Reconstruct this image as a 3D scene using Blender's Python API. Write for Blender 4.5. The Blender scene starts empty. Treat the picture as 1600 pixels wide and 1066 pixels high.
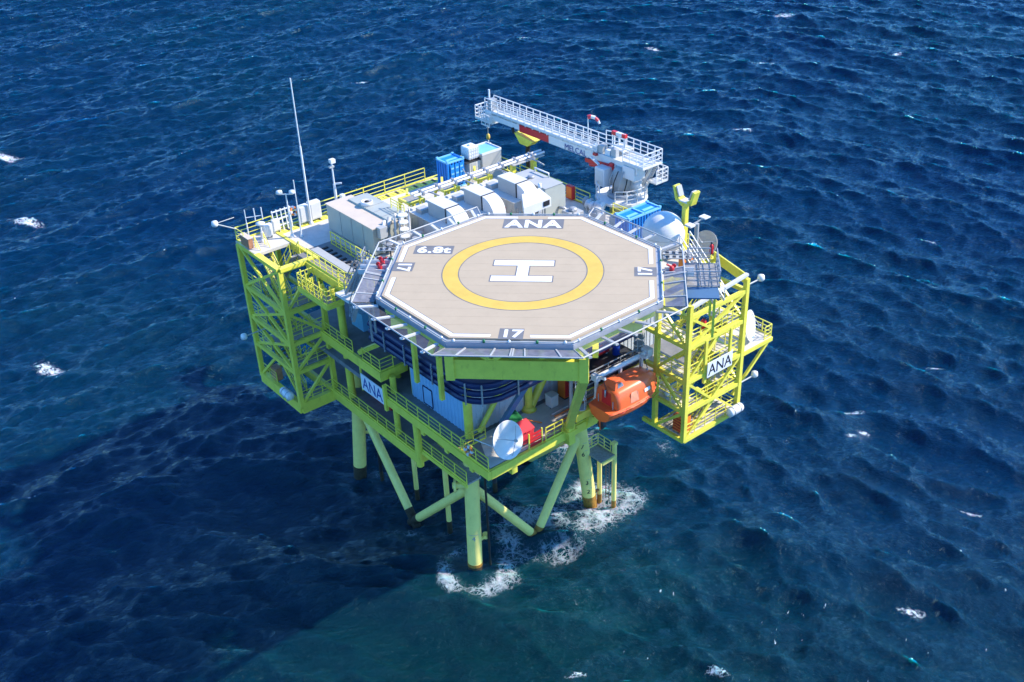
import bpy, bmesh, math, random
import numpy as np
from mathutils import Matrix, Vector

SC = bpy.context.scene
COL = SC.collection
rnd = random.Random(7)

# ------------------------------------------------------------------ camera
cam_d = bpy.data.cameras.new('camera')
cam = bpy.data.objects.new('camera', cam_d)
COL.objects.link(cam)
R_ = Vector((0.7713119, -0.63532393, -0.0379666))
U_ = Vector((0.35139148, 0.37534987, 0.85769255))
F_ = Vector((0.53066184, 0.67488961, -0.51275923))
mw = Matrix.Identity(4)
for i in range(3):
    mw[i][0], mw[i][1], mw[i][2] = R_[i], U_[i], -F_[i]
mw[0][3], mw[1][3], mw[2][3] = -39.4966, -48.7620, 59.1318
cam.matrix_world = mw
cam_d.sensor_width = 36.0
cam_d.lens = 36.0 * 1669.77 / 1600
cam_d.clip_end = 60000
cam_d.clip_start = 1.0
SC.camera = cam

# ------------------------------------------------------------------ light
SUN = Vector((1.06, -0.67, 1.0)).normalized()          # towards the sun
elev = math.asin(SUN.z)
world = bpy.data.worlds.new('World')
SC.world = world
world.use_nodes = True
wn = world.node_tree.nodes
bg = wn['Background']
sky = wn.new('ShaderNodeTexSky')
sky.sky_type = 'NISHITA'
sky.sun_disc = False
sky.sun_elevation = elev
sky.sun_rotation = math.atan2(SUN.x, SUN.y)
sky.altitude = 0
sky.air_density = 1.0
sky.dust_density = 0.0
sky.ozone_density = 5.0
tint = wn.new('ShaderNodeVectorMath')
tint.operation = 'MULTIPLY'
tint.inputs[1].default_value = (0.44, 0.83, 1.17)      # clear, deep blue sky
world.node_tree.links.new(sky.outputs[0], tint.inputs[0])
world.node_tree.links.new(tint.outputs[0], bg.inputs[0])
bg.inputs[1].default_value = 0.15
sl = bpy.data.lights.new('sun', 'SUN')
sl.energy = 3.4
sl.angle = math.radians(0.9)
sl.color = (1.0, 0.90, 0.75)
so = bpy.data.objects.new('sun', sl)
COL.objects.link(so)
so.rotation_euler = SUN.to_track_quat('Z', 'Y').to_euler()
vs = SC.view_settings
vs.view_transform = 'Standard'
vs.look = 'None'
vs.exposure = 1.17
SC.cycles.sample_clamp_direct = 3.0
SC.cycles.sample_clamp_indirect = 3.0
vs.gamma = 1.0
vs.use_curve_mapping = False

# ------------------------------------------------------------------ materials
MATS = {}


def mat(name, col, rough=0.5, metal=0.0, var=0.12, scale=1.2, dirt=0.0, dirtcol=(0.16, 0.07, 0.02), spec=0.5, bump=0.0):
    if name in MATS:
        return MATS[name]
    m = bpy.data.materials.new(name)
    m.use_nodes = True
    nt = m.node_tree
    b = nt.nodes['Principled BSDF']
    b.inputs['Roughness'].default_value = rough
    b.inputs['Metallic'].default_value = metal
    b.inputs['Specular IOR Level'].default_value = spec
    geo = nt.nodes.new('ShaderNodeNewGeometry')
    n1 = nt.nodes.new('ShaderNodeTexNoise')
    n1.inputs['Scale'].default_value = scale
    n1.inputs['Detail'].default_value = 6
    n1.inputs['Roughness'].default_value = 0.65
    nt.links.new(geo.outputs['Position'], n1.inputs['Vector'])
    ramp = nt.nodes.new('ShaderNodeMapRange')
    ramp.inputs[1].default_value = 0.3
    ramp.inputs[2].default_value = 0.7
    ramp.inputs[3].default_value = 1 - var
    ramp.inputs[4].default_value = 1 + var
    nt.links.new(n1.outputs[0], ramp.inputs[0])
    mul = nt.nodes.new('ShaderNodeVectorMath')
    mul.operation = 'SCALE'
    mul.inputs[0].default_value = col[:3]
    nt.links.new(ramp.outputs[0], mul.inputs['Scale'])
    out = mul.outputs[0]
    if dirt > 0:
        # rust / grime with a shape of its own, drawn out vertically
        mp = nt.nodes.new('ShaderNodeMapping')
        mp.inputs['Scale'].default_value = (2.6, 2.6, 0.7)
        nt.links.new(geo.outputs['Position'], mp.inputs['Vector'])
        n2 = nt.nodes.new('ShaderNodeTexNoise')
        n2.inputs['Scale'].default_value = 1.4
        n2.inputs['Detail'].default_value = 8
        n2.inputs['Roughness'].default_value = 0.7
        nt.links.new(mp.outputs[0], n2.inputs['Vector'])
        r2 = nt.nodes.new('ShaderNodeMapRange')
        r2.inputs[1].default_value = 0.57
        r2.inputs[2].default_value = 0.74
        r2.inputs[3].default_value = 0
        r2.inputs[4].default_value = dirt
        nt.links.new(n2.outputs[0], r2.inputs[0])
        mx = nt.nodes.new('ShaderNodeMix')
        mx.data_type = 'RGBA'
        nt.links.new(r2.outputs[0], mx.inputs[0])
        nt.links.new(out, mx.inputs[6])
        mx.inputs[7].default_value = (*dirtcol, 1)
        out = mx.outputs[2]
    nt.links.new(out, b.inputs['Base Color'])
    if bump > 0:
        bp = nt.nodes.new('ShaderNodeBump')
        bp.inputs['Strength'].default_value = bump
        bp.inputs['Distance'].default_value = 0.02
        nt.links.new(n1.outputs[0], bp.inputs['Height'])
        nt.links.new(bp.outputs[0], b.inputs['Normal'])
    MATS[name] = m
    return m


YEL = mat('yellow_paint', (0.79, 0.72, 0.09), 0.42, dirt=0.35, var=0.10)
PALE = mat('pale_yellow_paint', (0.92, 0.77, 0.21), 0.5, dirt=0.35, dirtcol=(0.40, 0.38, 0.12), var=0.08)
NAVY = mat('navy_paint', (0.012, 0.022, 0.085), 0.4)
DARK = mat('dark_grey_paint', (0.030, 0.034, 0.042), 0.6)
BLACK = mat('black_rubber', (0.012, 0.012, 0.014), 0.6)
HOUSE_SHADE = mat('shaded_blue_cladding', (0.26, 0.46, 0.66), 0.45, dirt=0.12, dirtcol=(0.24, 0.3, 0.36), var=0.05)  # house cladding made bluer: sky-lit shade put into the colour
HOUSE = mat('blue_grey_cladding', (0.50, 0.54, 0.58), 0.45, dirt=0.12, dirtcol=(0.3, 0.3, 0.28), var=0.05)
WHITE = mat('white_paint', (0.66, 0.65, 0.61), 0.4, dirt=0.25, dirtcol=(0.52, 0.46, 0.36), var=0.05)
CLEANW = mat('clean_white_paint', (0.72, 0.71, 0.69), 0.35, var=0.03)
LGREY = mat('light_grey_paint', (0.42, 0.425, 0.41), 0.45, dirt=0.25, dirtcol=(0.33, 0.30, 0.26), var=0.06)
MGREY = mat('galvanised_steel', (0.36, 0.37, 0.38), 0.45, metal=0.3, var=0.15)
BEIGE = mat('beige_roof_sheet', (0.60, 0.50, 0.39), 0.6, dirt=0.25, dirtcol=(0.4, 0.33, 0.26), var=0.05)
GREEN_G = mat('grey_green_cladding', (0.40, 0.42, 0.37), 0.5, dirt=0.2, dirtcol=(0.25, 0.25, 0.22), var=0.05)
DECKW = mat('pale_deck_coating', (0.60, 0.56, 0.50), 0.75, dirt=0.45, dirtcol=(0.33, 0.29, 0.23), var=0.12, bump=0.3)
DECKG = mat('grey_deck_coating', (0.20, 0.20, 0.20), 0.8, dirt=0.3, dirtcol=(0.33, 0.27, 0.2), var=0.2, bump=0.3)
GRATE = mat('steel_grating', (0.30, 0.29, 0.27), 0.7, var=0.3, scale=6)
ORANGE = mat('orange_lifeboat_gelcoat', (0.90, 0.155, 0.045), 0.35, var=0.05)
ORNG2 = mat('orange_paint', (0.85, 0.22, 0.03), 0.45, var=0.08)
RED = mat('red_paint', (0.62, 0.025, 0.03), 0.4, var=0.08)
PINKR = mat('faded_red_plastic', (0.72, 0.055, 0.075), 0.45, var=0.06)
GREEN = mat('green_plastic', (0.010, 0.16, 0.05), 0.45, var=0.08)
BLUE = mat('blue_container_paint', (0.008, 0.22, 0.66), 0.42, dirt=0.15, dirtcol=(0.1, 0.2, 0.35), var=0.08)
BLUEL = mat('light_blue_paint', (0.20, 0.52, 0.78), 0.42, var=0.08)
SHADEB = mat('blue_shade', (0.08, 0.16, 0.27), 0.4, var=0.05)  # blue that stands for shade on surfaces
GROWTH = mat('marine_growth', (0.050, 0.036, 0.016), 0.85, var=0.5, scale=5, dirt=0.8, dirtcol=(0.16, 0.075, 0.015), bump=0.8)
RUST = mat('orange_splash_zone', (0.36, 0.17, 0.02), 0.7, var=0.35, scale=4, dirt=0.9, dirtcol=(0.10, 0.045, 0.015), bump=0.6)
GLASS = mat('dark_window_glass', (0.02, 0.03, 0.04), 0.08, var=0.0)
WINW = mat('grey_window', (0.22, 0.25, 0.30), 0.15, var=0.05)
HELI = mat('helideck_pink_grey_coating', (0.45, 0.358, 0.242), 0.8, dirt=0.45, dirtcol=(0.365, 0.288, 0.195), var=0.045, scale=0.6, bump=0.1)
MARKW = mat('marking_white', (0.84, 0.82, 0.80), 0.65, dirt=0.3, dirtcol=(0.62, 0.56, 0.50), var=0.05)
MARKY = mat('marking_yellow', (0.64, 0.43, 0.075), 0.65, dirt=0.4, dirtcol=(0.70, 0.50, 0.16), var=0.08)
MARKG = mat('marking_grey', (0.16, 0.16, 0.165), 0.7, dirt=0.3, dirtcol=(0.24, 0.23, 0.23), var=0.12)
INK = mat('black_lettering', (0.015, 0.015, 0.02), 0.6)
INKB = mat('blue_lettering', (0.02, 0.06, 0.28), 0.5)
SIGNW = mat('sign_white', (0.76, 0.78, 0.80), 0.4, var=0.03)
GUTTER = mat('helideck_edge_steel', (0.38, 0.40, 0.43), 0.4, metal=0.2, var=0.1)
IBC = mat('translucent_white_plastic', (0.78, 0.80, 0.80), 0.4, var=0.04)


def netmat(name, col, alpha):
    m = bpy.data.materials.new(name)
    m.use_nodes = True
    nt = m.node_tree
    b = nt.nodes['Principled BSDF']
    b.inputs['Base Color'].default_value = (*col, 1)
    b.inputs['Roughness'].default_value = 0.6
    geo = nt.nodes.new('ShaderNodeNewGeometry')
    n = nt.nodes.new('ShaderNodeTexNoise')
    n.inputs['Scale'].default_value = 2.2
    n.inputs['Detail'].default_value = 5
    nt.links.new(geo.outputs['Position'], n.inputs['Vector'])
    mr = nt.nodes.new('ShaderNodeMapRange')
    mr.inputs[1].default_value = 0.35
    mr.inputs[2].default_value = 0.65
    mr.inputs[3].default_value = alpha * 0.8
    mr.inputs[4].default_value = min(1, alpha * 1.2)
    nt.links.new(n.outputs[0], mr.inputs[0])
    nt.links.new(mr.outputs[0], b.inputs['Alpha'])
    return m


NETD = netmat('dense_safety_net', (0.20, 0.205, 0.24), 0.78)
NETO = netmat('open_safety_net', (0.30, 0.31, 0.34), 0.16)
MESHP = netmat('walkway_mesh', (0.34, 0.33, 0.32), 0.8)

# ------------------------------------------------------------------ object helpers
T = [Matrix.Identity(4)]          # current local frame
WM = {}                            # world matrix of every object made


def link(o, M, parent):
    COL.objects.link(o)
    WM[o.name] = M
    if parent is not None:
        o.parent = parent
        o.matrix_parent_inverse = WM[parent.name].inverted()
    o.matrix_basis = M
    return o


def thing(name, label, cat, loc=(0, 0, 0), group=None):
    o = bpy.data.objects.new(name, None)
    o.empty_display_size = 0.3
    o['label'] = label
    o['category'] = cat
    if group:
        o['group'] = group
    M = T[-1] @ Matrix.Translation(Vector(loc))
    return link(o, Matrix.Translation(M.translation), None)


_UNIT = {}


def unit(kind, m, n=14):
    k = (kind, m.name, n)
    if k in _UNIT:
        return _UNIT[k]
    bm = bmesh.new()
    if kind == 'cube':
        bmesh.ops.create_cube(bm, size=1.0)
    else:
        bmesh.ops.create_cone(bm, cap_ends=True, segments=n, radius1=1, radius2=1, depth=1)
        for f in bm.faces:
            f.smooth = len(f.verts) == 4
        for e in bm.edges:
            e.smooth = not any(len(f.verts) > 4 for f in e.link_faces)
    me = bpy.data.meshes.new(kind + '_' + m.name)
    bm.to_mesh(me)
    bm.free()
    me.materials.append(m)
    _UNIT[k] = me
    return me


def mobj(parent, name, me, M=None):
    o = bpy.data.objects.new(name, me)
    return link(o, T[-1] @ (M or Matrix.Identity(4)), parent)


def bar(parent, name, p0, p1, w, h, m):
    p0, p1 = Vector(p0), Vector(p1)
    d = p1 - p0
    L = d.length
    x = d / L
    up = Vector((0, 0, 1)) if abs(x.z) < 0.99 else Vector((0, 1, 0))
    y = up.cross(x).normalized()
    z = x.cross(y)
    M = Matrix.Identity(4)
    c = (p0 + p1) / 2
    for i in range(3):
        M[i][0], M[i][1], M[i][2], M[i][3] = x[i] * L, y[i] * w, z[i] * h, c[i]
    return mobj(parent, name, unit('cube', m), M)


def tube(parent, name, p0, p1, r, m, n=14):
    p0, p1 = Vector(p0), Vector(p1)
    d = p1 - p0
    q = d.to_track_quat('Z', 'Y').to_matrix().to_4x4()
    M = Matrix.Translation((p0 + p1) / 2) @ q @ Matrix.Diagonal((r, r, d.length, 1))
    return mobj(parent, name, unit('cyl', m, n), M)


def box(parent, name, x0, x1, y0, y1, z0, z1, m, bevel=0.0):
    if bevel <= 0:
        M = Matrix.Translation(((x0 + x1) / 2, (y0 + y1) / 2, (z0 + z1) / 2)) @ Matrix.Diagonal((abs(x1 - x0), abs(y1 - y0), abs(z1 - z0), 1))
        return mobj(parent, name, unit('cube', m), M)
    bm = bmesh.new()
    bmesh.ops.create_cube(bm, size=1.0)
    bmesh.ops.scale(bm, vec=(abs(x1 - x0), abs(y1 - y0), abs(z1 - z0)), verts=bm.verts)
    bmesh.ops.bevel(bm, geom=list(bm.edges), offset=bevel, segments=2, affect='EDGES', profile=0.7)
    me = bpy.data.meshes.new(name)
    bm.to_mesh(me)
    bm.free()
    me.materials.append(m)
    return mobj(parent, name, me, Matrix.Translation(((x0 + x1) / 2, (y0 + y1) / 2, (z0 + z1) / 2)))


def pym(parent, name, verts, faces, m, smooth=False, M=None):
    me = bpy.data.meshes.new(name)
    me.from_pydata([tuple(v) for v in verts], [], faces)
    me.materials.append(m)
    bm = bmesh.new()
    bm.from_mesh(me)
    bmesh.ops.recalc_face_normals(bm, faces=bm.faces)
    bm.to_mesh(me)
    bm.free()
    if smooth:
        for p in me.polygons:
            p.use_smooth = True
    return mobj(parent, name, me, M)


def prism(parent, name, pts, z0, z1, m, holes=None):
    n = len(pts)
    v = [(p[0], p[1], z0) for p in pts] + [(p[0], p[1], z1) for p in pts]
    f = [list(range(n))[::-1], list(range(n, 2 * n))]
    f += [[i, (i + 1) % n, n + (i + 1) % n, n + i] for i in range(n)]
    return pym(parent, name, v, f, m)


def ring(parent, name, outer, inner, z0, z1, m):
    n = len(outer)
    v = [(p[0], p[1], z0) for p in outer] + [(p[0], p[1], z0) for p in inner] + [(p[0], p[1], z1) for p in outer] + [(p[0], p[1], z1) for p in inner]
    f = []
    for i in range(n):
        j = (i + 1) % n
        f += [[i, j, n + j, n + i], [2 * n + i, 2 * n + j, 3 * n + j, 3 * n + i], [i, j, 2 * n + j, 2 * n + i], [n + i, n + j, 3 * n + j, 3 * n + i]]
    return pym(parent, name, v, f, m)


def sheet(parent, name, pts, z, m):
    return pym(parent, name, [(p[0], p[1], z) for p in pts], [list(range(len(pts)))], m)


def lathe(parent, name, prof, m, M=None, n=28, smooth=True, close=True):
    v, f = [], []
    for r, z in prof:
        for k in range(n):
            a = 2 * math.pi * k / n
            v.append((r * math.cos(a), r * math.sin(a), z))
    for i in range(len(prof) - 1):
        for k in range(n):
            j = (k + 1) % n
            f.append([i * n + k, i * n + j, (i + 1) * n + j, (i + 1) * n + k])
    if close:
        f.append(list(range(n))[::-1])
        f.append([(len(prof) - 1) * n + k for k in range(n)])
    o = pym(parent, name, v, f, m, smooth, M)
    return o


def sweep(parent, name, pts, r, m, n=8):
    pts = [Vector(p) for p in pts]
    v, f = [], []
    for i, p in enumerate(pts):
        d = (pts[min(i + 1, len(pts) - 1)] - pts[max(i - 1, 0)]).normalized()
        up = Vector((0, 0, 1)) if abs(d.z) < 0.9 else Vector((1, 0, 0))
        a = d.cross(up).normalized()
        b = d.cross(a)
        for k in range(n):
            t = 2 * math.pi * k / n
            v.append(p + a * math.cos(t) * r + b * math.sin(t) * r)
    for i in range(len(pts) - 1):
        for k in range(n):
            j = (k + 1) % n
            f.append([i * n + k, i * n + j, (i + 1) * n + j, (i + 1) * n + k])
    f += [list(range(n)), [(len(pts) - 1) * n + k for k in range(n)]]
    return pym(parent, name, v, f, m, True)


def corrugated(parent, name, p0, p1, z0, z1, m, pitch=0.3, depth=0.05, out=None):
    """vertical corrugated cladding from p0 to p1 (plan points); out = outward unit vector"""
    p0, p1, out = Vector(p0), Vector(p1), Vector(out)
    L = (p1 - p0).length
    d = (p1 - p0) / L
    n = max(2, int(L / pitch))
    st = L / n
    prof = []
    for i in range(n):
        for a, h in ((0.0, 0), (0.42, 0), (0.52, 1), (0.9, 1)):
            prof.append(((i + a) * st, h * depth))
    prof.append((L, 0))
    v, f = [], []
    for s, h in prof:
        q = p0 + d * s + out * h
        v += [(q.x, q.y, z0), (q.x, q.y, z1)]
    for i in range(len(prof) - 1):
        f.append([2 * i, 2 * i + 2, 2 * i + 3, 2 * i + 1])
    return pym(parent, name, v, f, m)


def text(parent, name, s, m, origin, ux, uy, height, bold=0.0, sx=1.0, align='CENTER', cyl=None, spacing=1.0):
    """flat lettering; ux, uy = reading and up directions"""
    cu = bpy.data.curves.new(name, 'FONT')
    cu.body = s
    cu.align_x = align
    cu.align_y = 'CENTER'
    cu.size = 1.0
    cu.offset = bold
    cu.space_character = spacing
    cu.extrude = 0.004 / height
    cu.resolution_u = 3
    tmp = bpy.data.objects.new('tmp_text', cu)
    COL.objects.link(tmp)
    bpy.context.view_layer.update()
    dg = bpy.context.evaluated_depsgraph_get()
    me = bpy.data.meshes.new_from_object(tmp.evaluated_get(dg))
    bpy.data.objects.remove(tmp)
    bpy.data.curves.remove(cu)
    me.materials.clear()
    me.materials.append(m)
    ys = [v.co.y for v in me.vertices]
    k = height / (max(ys) - min(ys))
    yc = (max(ys) + min(ys)) / 2
    ux, uy = Vector(ux).normalized(), Vector(uy).normalized()
    uz = ux.cross(uy)
    for v in me.vertices:
        a, b, c = v.co.x * k * sx, (v.co.y - yc) * k, v.co.z * k
        if cyl:
            t = a / cyl
            v.co = ux * (math.sin(t) * (cyl + c)) + uy * b + uz * ((math.cos(t) - 1) * cyl + c)
        else:
            v.co = ux * a + uy * b + uz * c
    return mobj(parent, name, me, Matrix.Translation(Vector(origin)))


def rail(parent, pts, m, h=1.1, step=1.5, toe=True, r=0.032, closed=False, name='guard_rail'):
    """guard rail along pts: top bars carry posts, middle rails and a toe board"""
    if closed:
        pts = list(pts) + [pts[0]]
    for i in range(len(pts) - 1):
        a, b = Vector(pts[i]), Vector(pts[i + 1])
        L = (b - a).length
        up = Vector((0, 0, h))
        top = bar(parent, name, a + up, b + up, 2 * r, 2 * r, m)
        for k in (0.36, 0.68):
            bar(top, 'middle_rail', a + up * k, b + up * k, 1.3 * r, 1.5 * r, m)
        if toe:
            bar(top, 'toe_board', a + Vector((0, 0, 0.07)), b + Vector((0, 0, 0.07)), 0.02, 0.13, m)
        n = max(1, round(L / step))
        for k in range(n + 1):
            if k == 0 and i > 0:
                continue
            q = a + (b - a) * (k / n)
            bar(top, 'post', q, q + up, 1.8 * r, 1.8 * r, m)


def stairs(parent, a, b, w, side, m, tread_m, hr=True):
    """flight from low point a to high point b; side = unit vector across"""
    a, b, side = Vector(a), Vector(b), Vector(side)
    n = max(3, int((b.z - a.z) / 0.24))
    for s in (-0.5, 0.5):
        bar(parent, 'stringer', a + side * w * s, b + side * w * s, 0.06, 0.24, m)
    for k in range(1, n):
        q = a + (b - a) * (k / n)
        bar(parent, 'tread', q - side * w * 0.47, q + side * w * 0.47, 0.27, 0.045, tread_m)
    if hr:
        for s in (-0.5, 0.5):
            o = side * w * s
            t = bar(parent, 'handrail', a + o + Vector((0, 0, 1.0)), b + o + Vector((0, 0, 1.0)), 0.06, 0.06, m)
            bar(t, 'middle_rail', a + o + Vector((0, 0, 0.5)), b + o + Vector((0, 0, 0.5)), 0.04, 0.04, m)
            for k in range(4):
                q = a + (b - a) * (k / 3) + o
                bar(t, 'post', q, q + Vector((0, 0, 1.0)), 0.05, 0.05, m)


def octagon(W, z=None):
    t = W * math.tan(math.pi / 8)
    p = [(W, -t), (W, t), (t, W), (-t, W), (-W, t), (-W, -t), (-t, -W), (t, -W)]
    return p if z is None else [(x, y, z) for x, y in p]


def circle(r, n=96, c=(0, 0)):
    return [(c[0] + r * math.cos(2 * math.pi * k / n), c[1] + r * math.sin(2 * math.pi * k / n)) for k in range(n)]


S = math.sqrt(0.5)


def dk(X, Y, z):                      # helideck frame -> platform frame
    return Vector(((X + Y) * S, (Y - X) * S, z))


# ------------------------------------------------------------------ SEA
def build_sea():
    N = 1024
    L = 372.0
    g = np.random.default_rng(11)
    k1 = 2 * np.pi * np.fft.fftfreq(N, L / N)
    kx, ky = np.meshgrid(k1, k1, indexing='ij')
    k = np.hypot(kx, ky)
    k[0, 0] = 1e-6
    th = np.arctan2(ky, kx)

    def spec(lp, wind, spread, l0):
        kp = 2 * np.pi / lp
        s = np.exp(-1.25 * (kp / k) ** 2) / k ** 3.4
        d = np.abs(np.cos((th - wind) / 2)) ** (2 * spread)
        s = s * d * np.exp(-(k * l0) ** 2)
        s[0, 0] = 0
        return s
    lam = 0.82
    ny = int(N * 330 / L)
    xs = -L / 2 + L * np.arange(N) / N
    ys = -60 + L * np.arange(ny) / N
    X, Y = np.meshgrid(xs, ys, indexing='ij')

    def smooth(e0, e1, x):
        t = np.clip((x - e0) / (e1 - e0), 0, 1)
        return t * t * (3 - 2 * t)
    # the wave trains swing round from left to right of the platform
    wl, wr = smooth(-4, -48, X - 0.12 * Y + 8), smooth(2, 42, X - 0.12 * Y + 8)
    ws = [wl, np.clip(1 - wl - wr, 0, 1), wr]
    nrm = np.sqrt(ws[0] ** 2 + ws[1] ** 2 + ws[2] ** 2)
    h = np.zeros_like(X)
    dx, dy, J1, J2, J3 = h.copy(), h.copy(), h.copy(), h.copy(), h.copy()
    for wgt, deg in zip(ws, (-46, -88, -128)):
        P = spec(18.0, math.radians(deg), 20, 0.07)
        P2 = spec(32.0, math.radians(deg + 12), 16, 0.5)
        P3 = spec(6.0, math.radians(deg - 30), 6, 0.07)
        P = P / P.sum() + 0.7 * P2 / P2.sum() + 0.10 * P3 / P3.sum()
        A = np.sqrt(P) * (g.standard_normal((N, N)) + 1j * g.standard_normal((N, N)))
        hh = np.fft.ifft2(A).real
        A = A * (0.37 / hh.std())
        wgt = wgt / nrm

        def part(M):
            return np.fft.ifft2(M * A).real[:, :ny] * wgt
        h += part(1.0)
        dx += part(1j * kx / k)
        dy += part(1j * ky / k)
        J1 += part(kx * kx / k)
        J2 += part(ky * ky / k)
        J3 += part(kx * ky / k)
    J = (1 - lam * J1) * (1 - lam * J2) - (lam * J3) ** 2
    ex = np.minimum(X - xs[0], xs[-1] - X)
    ey = np.minimum(Y - ys[0], ys[-1] - Y)
    fall = np.clip(np.minimum(ex, ey) / 12, 0, 1)
    PX = X + lam * dx * fall
    PY = Y + lam * dy * fall
    PZ = h * fall
    # platform coordinates
    QX = (PX + PY) * S
    QY = (PY - PX) * S
    foam = np.zeros_like(X)
    thr = np.quantile(J, 0.004)
    foam += np.clip((thr - J) / 0.10, 0, 1) * 0.8

    foam = foam * np.clip(0.45 + 0.55 * h / h.std(), 0, 1.15)

    def blob(cx, cy, rx, ry, ang, amp):
        ca, sa = math.cos(ang), math.sin(ang)
        u = (QX - cx) * ca + (QY - cy) * sa
        v = -(QX - cx) * sa + (QY - cy) * ca
        return amp * np.exp(-((u / rx) ** 2 + (v / ry) ** 2))
    caps = [(149, 93, 3.5, 1.2), (113, 96.5, 2.6, 1.0), (119, 74.5, 3.6, 1.2), (90, 55, 2.8, .9), (-0.9, 128.5, 4, 1.4), (-7, 100.4, 4, 1.3),
            (-18, 58.7, 3.2, 1.4), (37.5, -3.1, 1.6, 1.0), (35.4, -5.7, 1.0, .5), (33.7, -5.5, .9, .4), (75.8, 13, 1.4, 1.1), (32, -18.5, 1.5, .5),
            (50, -4, 1.4, .5), (-4, -9.3, 1.2, .35), (3.4, -15.9, 1.3, .5), (19, -21.5, 1.6, .7), (60, 120, 2.2, .7), (140, 60, 2.2, .8), (100, 120, 2.0, .6)]
    for cx, cy, rx, ry in caps:
        a0 = -math.pi / 4 + rnd.uniform(-.5, .5)
        foam = np.maximum(foam, blob(cx, cy, rx, ry, a0, 1.0))
    wash = np.zeros_like(X)
    for cx, cy, r, w, amp in ((-3.1, 3.5, 2.5, 1.0, .92), (3.4, 3.8, 2.4, 1.8, .9), (9.45, 3.66, 1.8, 1.6, .82), (11, 2.6, 1.6, 1.8, .78), (-3, 12.2, 1.8, 1.3, .55), (-3.1, 20.5, 1.5, .8, .4)):
        d = np.hypot(QX - cx, QY - cy)
        wash = np.maximum(wash, amp * np.exp(-((d - r) / w) ** 2))
    for cx, cy, rx, ry, a, amp in ((7.0, 1.6, 5.2, 2.6, .12, .95), (3.6, 0.8, 3.6, 1.5, -.2, 1.0), (10.5, 3.5, 3.4, 2.6, .4, .9), (13.5, 10, 6, 4, .9, .72),
                                   (-1.5, 1.0, 3.5, 1.8, -.4, .62), (3.5, 9.0, 5.0, 3.0, .3, .62), (18, 3.5, 5, 3, .2, .5), (-1, -4, 6, 4, -.7, .42),
                                   (7, -5, 7, 4, -.5, .38), (-5.5, 12.0, 2.2, 1.6, .3, .55), (-1.7, 9.1, .9, .7, 0, .75)):
        wash = np.maximum(wash, blob(cx, cy, rx, ry, a, amp))
    lf = np.fft.ifft2(np.fft.fft2(g.standard_normal((N, N))) * np.exp(-(k * 0.55) ** 2)).real[:, :ny]
    wash = np.clip(wash * (1 + 0.30 * lf / lf.std()), 0, 1.05)
    idx = np.arange(N * ny).reshape(N, ny)
    quads = np.stack([idx[:-1, :-1], idx[1:, :-1], idx[1:, 1:], idx[:-1, 1:]], -1).reshape(-1, 4)
    me = bpy.data.meshes.new('sea')
    nv, nq = N * ny, len(quads)
    me.vertices.add(nv)
    co = np.stack([QX, QY, PZ], -1).reshape(-1).astype(np.float32)
    me.vertices.foreach_set('co', co)
    me.loops.add(nq * 4)
    me.loops.foreach_set('vertex_index', quads.reshape(-1).astype(np.int32))
    me.polygons.add(nq)
    me.polygons.foreach_set('loop_start', (np.arange(nq) * 4).astype(np.int32))
    me.polygons.foreach_set('loop_total', np.full(nq, 4, np.int32))
    me.polygons.foreach_set('use_smooth', np.ones(nq, bool))
    dn = np.hypot(X - 18, (Y + 12) * 1.1)
    fleckm = np.exp(-(dn / 38) ** 2) - 0.9 * np.exp(-(((X + 26) / 22) ** 2 + ((Y - 2) / 26) ** 2))
    turbid = 0.72 * np.exp(-(((X - 0) / 34) ** 2 + ((Y + 14) / 24) ** 2))
    for nm, arr in (('turbid', turbid), ('foam', foam), ('wash', wash), ('fleck', fleckm)):
        at = me.attributes.new(nm, 'FLOAT', 'POINT')
        at.data.foreach_set('value', arr.reshape(-1).astype(np.float32))
    me.update()
    me.validate()
    m = sea_material()
    me.materials.append(m)
    o = mobj(None, 'sea', me)
    o['kind'] = 'structure'
    o['label'] = 'deep blue choppy sea with foam round the platform legs'
    # the sea beyond the detailed area, out to the horizon
    x0, x1, y0, y1 = xs[0], xs[-1], ys[0], ys[-1]
    B = 26000
    inner = [(x0, y0), (x1, y0), (x1, y1), (x0, y1)]
    outer = [(-B, -B), (B, -B), (B, B), (-B, B)]
    v = [tuple(dk(px, py, 0.0)) for px, py in outer + inner]
    f = [[0, 1, 5, 4], [1, 2, 6, 5], [2, 3, 7, 6], [3, 0, 4, 7]]
    m2 = m.copy()
    m2.name = 'distant_sea_water'
    b2 = m2.node_tree.nodes['Principled BSDF']
    for l in list(b2.inputs['Roughness'].links):
        m2.node_tree.links.remove(l)
    b2.inputs['Roughness'].default_value = 0.5
    b2.inputs['Specular IOR Level'].default_value = 0.3
    o = pym(None, 'distant_sea', v, f, m2)
    o['kind'] = 'structure'
    o['label'] = 'open sea stretching away to the horizon'


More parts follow.
